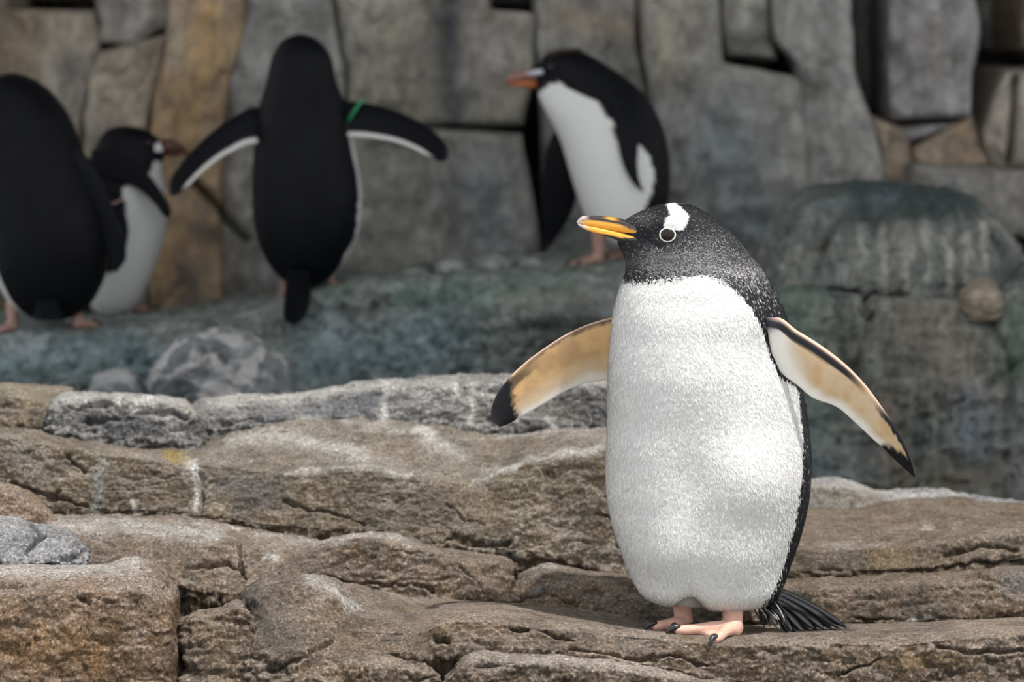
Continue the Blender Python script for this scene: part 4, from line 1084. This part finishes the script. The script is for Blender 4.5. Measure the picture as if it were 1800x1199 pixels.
# flippers
TANF = np.array([0.62, 0.40, 0.19]); PALEF = np.array([0.80, 0.76, 0.70]); PKF = np.array([0.62, 0.42, 0.33])
def fl_left(u, v, side, P):
    n = fbm(P, 40, 3, 5); nf = fbm(P, 150, 3, 6)
    if side == 1:
        c = mixc(DARK * 1.2, PALEF, smooth(0.86, 0.93, v))
        return c
    c = mixc(TANF, TANF * np.array([0.80, 0.78, 0.85]), smooth(0.0, 0.5, n + 0.2))
    c = mixc(c, np.array([0.76, 0.62, 0.46]), 0.55 * smooth(0.45, 0.8, v))
    c = mixc(c, PALEF, smooth(0.78, 0.97, v + 0.08 * n))
    dk = smooth(0.10, 0.05, v + 0.03 * nf) * (v > 0.015) ; c = mixc(c, DARK * 1.5, dk * smooth(1.05, 0.3, np.abs(u - 0.25) * 1.6))
    c = mixc(c, DARK * 1.6, smooth(0.07, 0.0, np.abs(v - 0.16) - 0.10 * u + 0.03 * nf) * smooth(0.55, 0.70, u) * 0.8)
    c = mixc(c, PKF, smooth(0.05, 0.015, v) * smooth(0.15, 0.3, u) * 0.9)
    tipd = u - 0.78 + 0.14 * (0.5 - v) + 0.03 * nf
    c = mixc(c, DARK, smooth(0.0, 0.05, tipd))
    return c
flipper('flipper', [(1150, 545), (1085, 556), (1040, 568), (1000, 585), (960, 610), (920, 640), (890, 670), (870, 700), (863, 725), (866, 742), (877, 750)],
        [(1150, 668), (1085, 668), (1040, 672), (1000, 685), (960, 708), (935, 722), (912, 735), (898, 743), (890, 747), (884, 749), (879, 750)],
        [(0, 6.11), (0.3, 6.13), (1, 6.05)], 0.008, gentoo, fl_left, M['flipper'], curl=0.05)
def fl_right(u, v, side, P):
    n = fbm(P, 40, 3, 5); nf = fbm(P, 150, 3, 6)
    if side == 1:
        return mixc(DARK * 1.2, PALEF, smooth(0.86, 0.93, v))
    c = mixc(np.array([0.56, 0.37, 0.20]), np.array([0.62, 0.46, 0.30]), smooth(-0.3, 0.4, n))
    c = mixc(PALEF, c, smooth(0.10, 0.30, u + 0.05 * n + 0.2 * (0.5 - v)))
    c = mixc(c, PALEF, smooth(0.68, 0.95, v + 0.08 * n))
    c = mixc(c, DARK * 1.6, smooth(0.05, 0.0, np.abs(v - 0.18 + 0.12 * u) - 0.07) * smooth(0.62, 0.45, u))
    c = mixc(c, DARK * 1.8, smooth(0.06, 0.0, v - 0.20 - 0.1 * nf) * smooth(0.58, 0.72, u))
    c = mixc(c, PKF, smooth(0.09, 0.04, v) * smooth(0.75, 0.6, u))
    c = mixc(c, DARK * 5, smooth(0.12, 0.02, u) * smooth(0.5, 0.2, v))
    c = mixc(c, DARK, smooth(0.0, 0.05, u - 0.84 + 0.20 * (v - 0.45) + 0.03 * nf))
    return c
flipper('flipper', [(1336, 566), (1350, 558), (1366, 558), (1400, 580), (1440, 605), (1480, 635), (1520, 675), (1550, 715), (1580, 760), (1600, 805), (1609, 838)],
        [(1340, 612), (1360, 640), (1378, 660), (1400, 676), (1430, 700), (1470, 715), (1500, 740), (1530, 768), (1560, 795), (1588, 822), (1607, 839)],
        [(0, 6.03), (0.08, 5.995), (0.3, 5.99), (1, 6.02)], 0.009, gentoo, fl_right, M['flipper'], curl=0.022)

# feet
an = at(1290, 1085, 6.015)
slab_g = ground_of(front_slab)
foot(gentoo, (an[0], an[1]), slab_g, [math.radians(155), math.radians(191), math.radians(238)], [0.072, 0.100, 0.068], 0.0145, (an[0] - 0.002, an[1] + 0.06, 0.060), voxel=0.0025, rgb=(0.62, 0.37, 0.285))
an2 = at(1203, 1080, 6.065)
foot(gentoo, (an2[0], an2[1]), slab_g, [math.radians(172), math.radians(208), math.radians(248)], [0.055, 0.062, 0.052], 0.0135, (an2[0] - 0.004, an2[1] + 0.05, 0.055), voxel=0.0025, rgb=(0.62, 0.37, 0.285))

# tail: a fan of stiff black feathers
rt = np.random.default_rng(3)
root0 = at(1352, 1050, 6.16)
for i in range(17):
    q = i / 16
    tx = 1489 - 104 * q; ty = 1104 + 8 * q - 3 * (i % 2); td = 6.11 - 0.05 * q + 0.012 * (i % 3)
    r0 = at(1372 - 24 * q, 1036 + 30 * q, 6.14 - 0.03 * q); tp = at(tx, ty, td)
    mid = (r0 + tp) / 2 + np.array([0, 0, 0.004])
    V, f = blade([r0, mid, tp], 0.0058, 0.0007, np.array([0.2, -0.85, 0.45]), 14)
    c = DARK * rt.uniform(0.5, 1.2) * np.ones((len(V), 3)); c[1::4] *= 2.2  # upper ridge brightened in the colour, a painted highlight
    mk('tail_feather', V, f, M['tail'], gentoo, color=c)
for i in range(22):        # dark and pale wisps under the tail root
    x = rt.uniform(1322, 1372); r0 = at(x, rt.uniform(1056, 1076), 6.085); tp = at(x + rt.uniform(8, 36), rt.uniform(1090, 1109), 6.06)
    V, f = blade([r0, (r0 + tp) / 2 + [0.002, 0, -0.002], tp], 0.0014, 0.0004, np.array([0, -1, 0.3]), 6)
    cc = (WHITE * 0.5) if i % 7 == 0 else (DARK * 3 if i % 3 == 0 else DARK)
    mk('down_wisp', V, f, M['tail'], gentoo, color=np.ones((len(V), 3)) * cc)

# ------------------------------------------------------------------ dark-backed penguins on the shaded ledge
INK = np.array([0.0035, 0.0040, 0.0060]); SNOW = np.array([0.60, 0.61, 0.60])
def simple_body(parent, rows, colf, nseg=96, step=3.5):
    G, CE, SE = ring_body(rows, nseg, step)
    px, py = proj(G)
    C = colf(px, py, CE, SE, G)
    return body_mesh('body', G, M['darkplume'], parent, C), G, CE, SE, px, py
def dark_flip(white_edge=0.86, under=False):
    def f(u, v, side, P):
        c = mixc(INK * 1.1, np.array([0.62, 0.60, 0.58]), smooth(white_edge, white_edge + 0.05, v) * smooth(0.93, 0.82, u))
        return c
    return f
def small_foot(parent, x, y, dep, heading, leg=0.06, s=1.0, spread=28):
    a = at(x, y, dep)
    h = math.radians(heading); sp = math.radians(spread)
    return foot(parent, (a[0], a[1]), ledge_g, [h - sp, h, h + sp], [0.055 * s, 0.065 * s, 0.055 * s], 0.011 * s, (a[0], a[1] + 0.0, leg), voxel=0.005, rgb=(0.34, 0.20, 0.165), claw=0.014)

# --- seen from behind, flippers spread, green band
zC = 0.392
b = at(535, 500, 8.2); b[2] = zC
pc = thing('penguin', b, 'black-backed penguin seen from behind with both flippers spread and a green band', 'penguin')
dC = 8.22
rowsC = [(60, 522, 534, 0.010, dC, 0), (66, 503, 553, 0.030, dC, 0), (80, 488, 570, 0.045, dC, 0), (100, 478, 583, 0.055, dC, 0), (130, 471, 588, 0.063, dC, 0), (160, 464, 598, 0.070, dC, 0), (185, 455, 608, 0.078, dC, 0),
         (220, 449, 616, 0.09, dC, 0), (260, 446, 624, 0.098, dC, 0), (300, 444, 631, 0.103, dC, 0), (350, 443, 636, 0.106, dC, 0), (390, 446, 634, 0.103, dC, 0), (425, 454, 624, 0.095, dC, 0), (455, 467, 608, 0.083, dC, 0), (478, 482, 594, 0.07, dC, 0), (495, 500, 576, 0.045, dC, 0), (504, 525, 550, 0.02, dC, 0)]
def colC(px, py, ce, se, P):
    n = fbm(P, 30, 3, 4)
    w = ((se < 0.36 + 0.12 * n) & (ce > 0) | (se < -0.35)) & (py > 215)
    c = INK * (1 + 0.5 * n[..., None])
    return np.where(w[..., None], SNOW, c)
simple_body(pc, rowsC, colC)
flipper('flipper', [(500, 195), (452, 188), (400, 212), (350, 252), (315, 292), (298, 322), (297, 338), (303, 346)], [(500, 262), (446, 252), (400, 270), (360, 298), (335, 322), (318, 338), (309, 344), (304, 346)],
        [(0, 8.21), (1, 8.12)], 0.009, pc, dark_flip(0.82), M['darkplume'], curl=-0.03)
fr = flipper('flipper', [(565, 190), (615, 178), (680, 190), (735, 213), (772, 240), (788, 265), (788, 278), (780, 284)], [(565, 250), (620, 240), (680, 246), (725, 260), (752, 274), (765, 281), (773, 284), (779, 284)],
             [(0, 8.21), (1, 8.14)], 0.009, pc, dark_flip(0.84), M['darkplume'], curl=-0.03)
c0 = at(636, 178, 8.18); c1 = at(612, 214, 8.19)
mid = (c0 + c1) / 2; ax = (c1 - c0) / 2
tt = np.linspace(0, 2 * math.pi, 33)[:-1]
lp = np.stack([mid + ax * 1.08 * math.cos(a) + np.array([0.1, 1, 0]) * 0.016 * math.sin(a) + np.array([0, 0.012, 0]) for a in tt])
v, f = loop_tube(lp, 0.0035); mk('flipper_band', v, f, M['band_green'], fr)['label'] = 'green plastic flipper band'
for i in range(7):
    q = (i - 3) / 3
    r0 = at(525 + 14 * q, 468, 8.13); tp = at(515 + 13 * q, 575 - abs(q) * 8, 7.985); md = at(523 + 17 * q, 520, 8.055)
    V, f = blade([r0, md, tp], 0.008, 0.0012, np.array([0, -0.9, 0.4]), 10)
    mk('tail_feather', V, f, M['darkplume'], pc, color=np.ones((len(V), 3)) * INK)
small_foot(pc, 500, 500, 8.24, 100, 0.07, 0.8); small_foot(pc, 582, 488, 8.24, 80, 0.07, 0.8)
mk('bill', *tube_mesh([at(528, 88, 8.26), at(528, 92, 8.33), at(528, 98, 8.37)], [0.018, 0.012, 0.003], 10), plain_mat('bill_red', (0.30, 0.09, 0.04), 0.4), pc)

# --- leftmost, hunched, seen from behind
zA = 0.345
b = at(85, 560, 8.05); b[2] = zA
pa_ = thing('penguin', b, 'hunched all-black penguin back half hiding another penguin at the ledge end', 'penguin')
dA = 8.08
rowsA = [(129, 14, 30, 0.012, dA, 0), (134, -8, 48, 0.035, dA, 0), (146, -28, 72, 0.055, dA, 0), (170, -48, 98, 0.07, dA, 0), (200, -58, 120, 0.085, dA, 0), (250, -62, 141, 0.102, dA, 0), (300, -58, 158, 0.112, dA, 0), (350, -48, 176, 0.118, dA, 0), (400, -36, 189, 0.12, dA, 0),
         (440, -26, 191, 0.118, dA, 0), (480, -12, 186, 0.11, dA, 0), (515, 6, 172, 0.095, dA, 0), (540, 24, 156, 0.075, dA, 0), (556, 48, 134, 0.05, dA, 0), (563, 75, 110, 0.02, dA, 0)]
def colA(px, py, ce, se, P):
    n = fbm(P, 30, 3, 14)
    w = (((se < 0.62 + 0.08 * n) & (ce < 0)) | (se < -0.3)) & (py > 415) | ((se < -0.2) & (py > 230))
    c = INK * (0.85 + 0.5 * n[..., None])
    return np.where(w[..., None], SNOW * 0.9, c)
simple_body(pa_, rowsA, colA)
flipper('flipper', [(130, 255), (165, 290), (185, 330), (205, 380), (222, 425), (222, 450), (206, 478)], [(120, 330), (150, 365), (172, 400), (186, 440), (192, 462), (196, 474), (203, 479)], [(0, 8.03), (1, 8.05)], 0.009, pa_, dark_flip(1.2), M['darkplume'])
flipper('flipper', [(-20, 230), (-60, 280), (-85, 330), (-100, 390), (-104, 430), (-96, 450)], [(-10, 300), (-40, 340), (-60, 380), (-78, 420), (-86, 440), (-93, 450)], [(0, 8.05), (1, 8.05)], 0.009, pa_, dark_flip(0.9), M['darkplume'])
for i in range(5):
    q = (i - 2) / 2
    V, f = blade([at(84 + 10 * q, 515, 8.0), at(85 + 16 * q, 545, 7.97), at(86 + 22 * q, 566, 7.95)], 0.009, 0.0012, np.array([0, -0.9, 0.4]), 8)
    mk('tail_feather', V, f, M['darkplume'], pa_, color=np.ones((len(V), 3)) * INK)
small_foot(pa_, 22, 548, 8.06, 200, 0.07, 1.0); small_foot(pa_, 136, 553, 8.08, 60, 0.07, 1.0)
mk('bill', *tube_mesh([at(20, 160, 8.14), at(20, 164, 8.21), at(20, 170, 8.26)], [0.018, 0.012, 0.003], 10), bpy.data.materials['bill_red'], pa_)

# --- facing right behind the hunched one
zB = 0.338
b = at(205, 552, 8.42); b[2] = zB
pb = thing('penguin', b, 'penguin with raised flipper and white cheek mark standing behind the hunched one', 'penguin')
dB = 8.42
rowsB = [(222, 205, 236, 0.012, dB, 0), (228, 188, 258, 0.03, dB, 0), (240, 176, 276, 0.04, dB, 0), (255, 170, 290, 0.046, dB, -0.3), (268, 164, 293, 0.05, dB, -0.3), (282, 152, 288, 0.055, dB, -0.2), (296, 146, 282, 0.062, dB, 0), (320, 140, 286, 0.078, dB, 0), (350, 137, 291, 0.088, dB, 0), (390, 137, 292, 0.092, dB, 0),
         (430, 140, 285, 0.092, dB, 0), (470, 144, 272, 0.088, dB, 0), (510, 150, 255, 0.075, dB, 0), (535, 158, 240, 0.06, dB, 0), (550, 172, 225, 0.035, dB, 0), (556, 188, 210, 0.015, dB, 0)]
WB = [(272, 285), (300, 285), (300, 600), (150, 600), (150, 520), (185, 480), (214, 430), (222, 380), (216, 335), (230, 318), (262, 335), (272, 320), (262, 308)]
def colB(px, py, ce, se, P):
    n = fbm(P, 25, 3, 24)
    w = inside(px + 4 * n, py + 4 * n, WB)
    c = INK * (1 + 0.5 * n[..., None])
    c = np.where(w[..., None], SNOW * (0.95 - 0.0 * n[..., None]), c)
    ck = inside(px, py, [(270, 258), (284, 247), (296, 252), (296, 268), (274, 266)])
    return np.where(ck[..., None], np.array([0.70, 0.68, 0.70]), c)
simple_body(pb, rowsB, colB)
bm_red = plain_mat('bill_brown_red', (0.085, 0.030, 0.020), 0.4)
bm_red2 = plain_mat('bill_orange_red', (0.36, 0.11, 0.035), 0.38)
mk('upper_bill', *tube_mesh([at(284, 258, 8.42), at(302, 257, 8.42), at(320, 262, 8.42), at(330, 272, 8.42)], [0.019, 0.016, 0.010, 0.002], 12), bm_red, pb)
mk('lower_bill', *tube_mesh([at(284, 266, 8.42), at(302, 270, 8.42), at(318, 273, 8.42)], [0.011, 0.008, 0.002], 12), bm_red, pb)
mk('eye', *disc(at(262, 252, 8.372), 0.006, 0.003, np.array([0.2, -0.97, 0.1]), np.array([1.0, 0.2, 0]), np.array([0, 0, 1.0])), plain_mat('eye_red', (0.020, 0.006, 0.005), 0.2), pb)
flipper('flipper', [(160, 262), (200, 268), (240, 290), (270, 318), (292, 350), (301, 372), (298, 384)], [(165, 310), (200, 316), (235, 328), (258, 345), (276, 364), (288, 380), (296, 385)], [(0, 8.36), (0.4, 8.33), (1, 8.28)], 0.009, pb, dark_flip(1.2), M['darkplume'])
fb = flipper('flipper', [(178, 335), (205, 345), (220, 375), (226, 405), (220, 440), (205, 470), (193, 482)], [(160, 345), (168, 375), (174, 405), (178, 435), (182, 458), (186, 474), (191, 482)], [(0, 8.33), (1, 8.32)], 0.009, pb, dark_flip(1.2), M['darkplume'])
lp = np.stack([at(197, 352, 8.325) + np.array([0.026 * math.cos(a), 0.014 * math.sin(a), 0.007 * math.cos(2 * a)]) for a in tt])
v, f = loop_tube(lp, 0.0022); mk('flipper_band', v, f, M['band_pink'], fb)['label'] = 'pale pinkish flipper band'
small_foot(pb, 190, 545, 8.42, -10, 0.06, 1.0); small_foot(pb, 226, 545, 8.44, 5, 0.06, 1.0)
for i in range(4):
    V, f = blade([at(160 + 4 * i, 520, 8.42 + .02 * i), at(140 + 4 * i, 545, 8.42 + .02 * i), at(122 + 5 * i, 553, 8.42 + .02 * i)], 0.008, 0.0012, np.array([-0.3, -0.8, 0.4]), 8)
    mk('tail_feather', V, f, M['tail'], pb, color=np.ones((len(V), 3)) * INK)

# --- leaning forward, facing left
zD = 0.478
b = at(1060, 440, 8.32); b[2] = zD
pd = thing('penguin', b, 'red-billed penguin leaning forward with white front and hanging flippers beside loose stones', 'penguin')
dD = 8.34
rowsD = [(86, 985, 1003, 0.010, dD, 0), (91, 966, 1024, 0.03, dD, 0.1), (102, 952, 1047, 0.042, dD, 0.2), (118, 944, 1073, 0.05, dD, 0.3), (135, 941, 1097, 0.056, dD, 0.3), (150, 942, 1117, 0.062, dD, 0.25), (168, 946, 1135, 0.070, dD, 0.15), (190, 955, 1150, 0.078, dD, 0.05), (215, 970, 1162, 0.086, dD, 0), (250, 986, 1173, 0.095, dD, 0),
         (290, 998, 1178, 0.100, dD, 0), (330, 1010, 1178, 0.100, dD, 0), (365, 1022, 1174, 0.097, dD, 0), (395, 1034, 1164, 0.088, dD, 0), (415, 1046, 1150, 0.072, dD, 0), (428, 1060, 1132, 0.05, dD, 0), (435, 1080, 1112, 0.02, dD, 0)]
WD = [(930, 176), (950, 160), (966, 147), (982, 145), (996, 153), (1020, 165), (1050, 180), (1074, 212), (1086, 250), (1100, 252), (1112, 250), (1128, 256), (1144, 280), (1151, 305), (1147, 335), (1136, 362), (1128, 385), (1125, 460), (930, 460)]
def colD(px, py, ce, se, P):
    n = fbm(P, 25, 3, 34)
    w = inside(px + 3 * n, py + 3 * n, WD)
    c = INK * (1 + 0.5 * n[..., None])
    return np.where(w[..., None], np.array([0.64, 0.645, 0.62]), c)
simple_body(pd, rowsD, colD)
mk('upper_bill', *tube_mesh([at(955, 132, dD), at(925, 131, dD), at(900, 136, dD), at(886, 146, dD)], [0.014, 0.012, 0.009, 0.002], 12), plain_mat('bill_rose', (0.26, 0.13, 0.11), 0.4), pd)
mk('lower_bill', *tube_mesh([at(945, 148, dD), at(920, 147, dD), at(890, 148, dD)], [0.011, 0.009, 0.002], 12), bm_red2, pd)
mk('gape_skin', *tube_mesh([at(925, 130, 8.322), at(940, 128, 8.31), at(953, 126, 8.296)], [0.004, 0.007, 0.006], 10), plain_mat('gape_pale', (0.50, 0.50, 0.55), 0.5), pd)
mk('eye', *disc(at(968, 118, 8.287), 0.006, 0.003, np.array([-0.2, -0.97, 0.1]), np.array([1.0, -0.2, 0]), np.array([0, 0, 1.0])), bpy.data.materials['eye_red'], pd)
for i in range(9):
    x = 962 + 5 * i
    V, f = blade([at(x, 104 - 1.4 * i, 8.31), at(x + 10, 92 - 0.8 * i, 8.30), at(x + 24, 86 + 0.6 * i, 8.30)], 0.003, 0.0006, np.array([0, -1, 0.3]), 6)
    mk('crest_feather', V, f, M['tail'], pd, color=np.ones((len(V), 3)) * np.array([0.045, 0.033, 0.016]))
flipper('flipper', [(1062, 168), (1078, 200), (1086, 250), (1094, 285), (1106, 312), (1120, 330), (1130, 338)], [(1110, 170), (1122, 205), (1122, 250), (1120, 285), (1122, 308), (1127, 325), (1132, 338)], [(0, 8.275), (0.5, 8.235), (1, 8.225)], 0.009, pd, dark_flip(1.2), M['darkplume'])
flipper('flipper', [(1000, 215), (972, 235), (958, 275), (954, 330), (955, 380), (958, 415), (962, 436)], [(1010, 290), (1012, 310), (1015, 330), (1010, 360), (996, 390), (980, 415), (964, 437)], [(0, 8.40), (1, 8.44)], 0.009, pd, dark_flip(1.2), M['darkplume'])
small_foot(pd, 1052, 440, 8.28, 195, 0.09, 1.15); small_foot(pd, 1100, 440, 8.36, 195, 0.09, 1.15)
for i in range(4):
    V, f = blade([at(1150 + 3 * i, 385, 8.36 + .02 * i), at(1164 + 3 * i, 415, 8.36 + .02 * i), at(1176 + 4 * i, 438, 8.36 + .02 * i)], 0.008, 0.0012, np.array([0.3, -0.8, 0.4]), 8)
    mk('tail_feather', V, f, M['tail'], pd, color=np.ones((len(V), 3)) * INK)

# tidy: helper property is not part of the scene description
for o in bpy.data.objects:
    if '_base' in o: del o['_base']
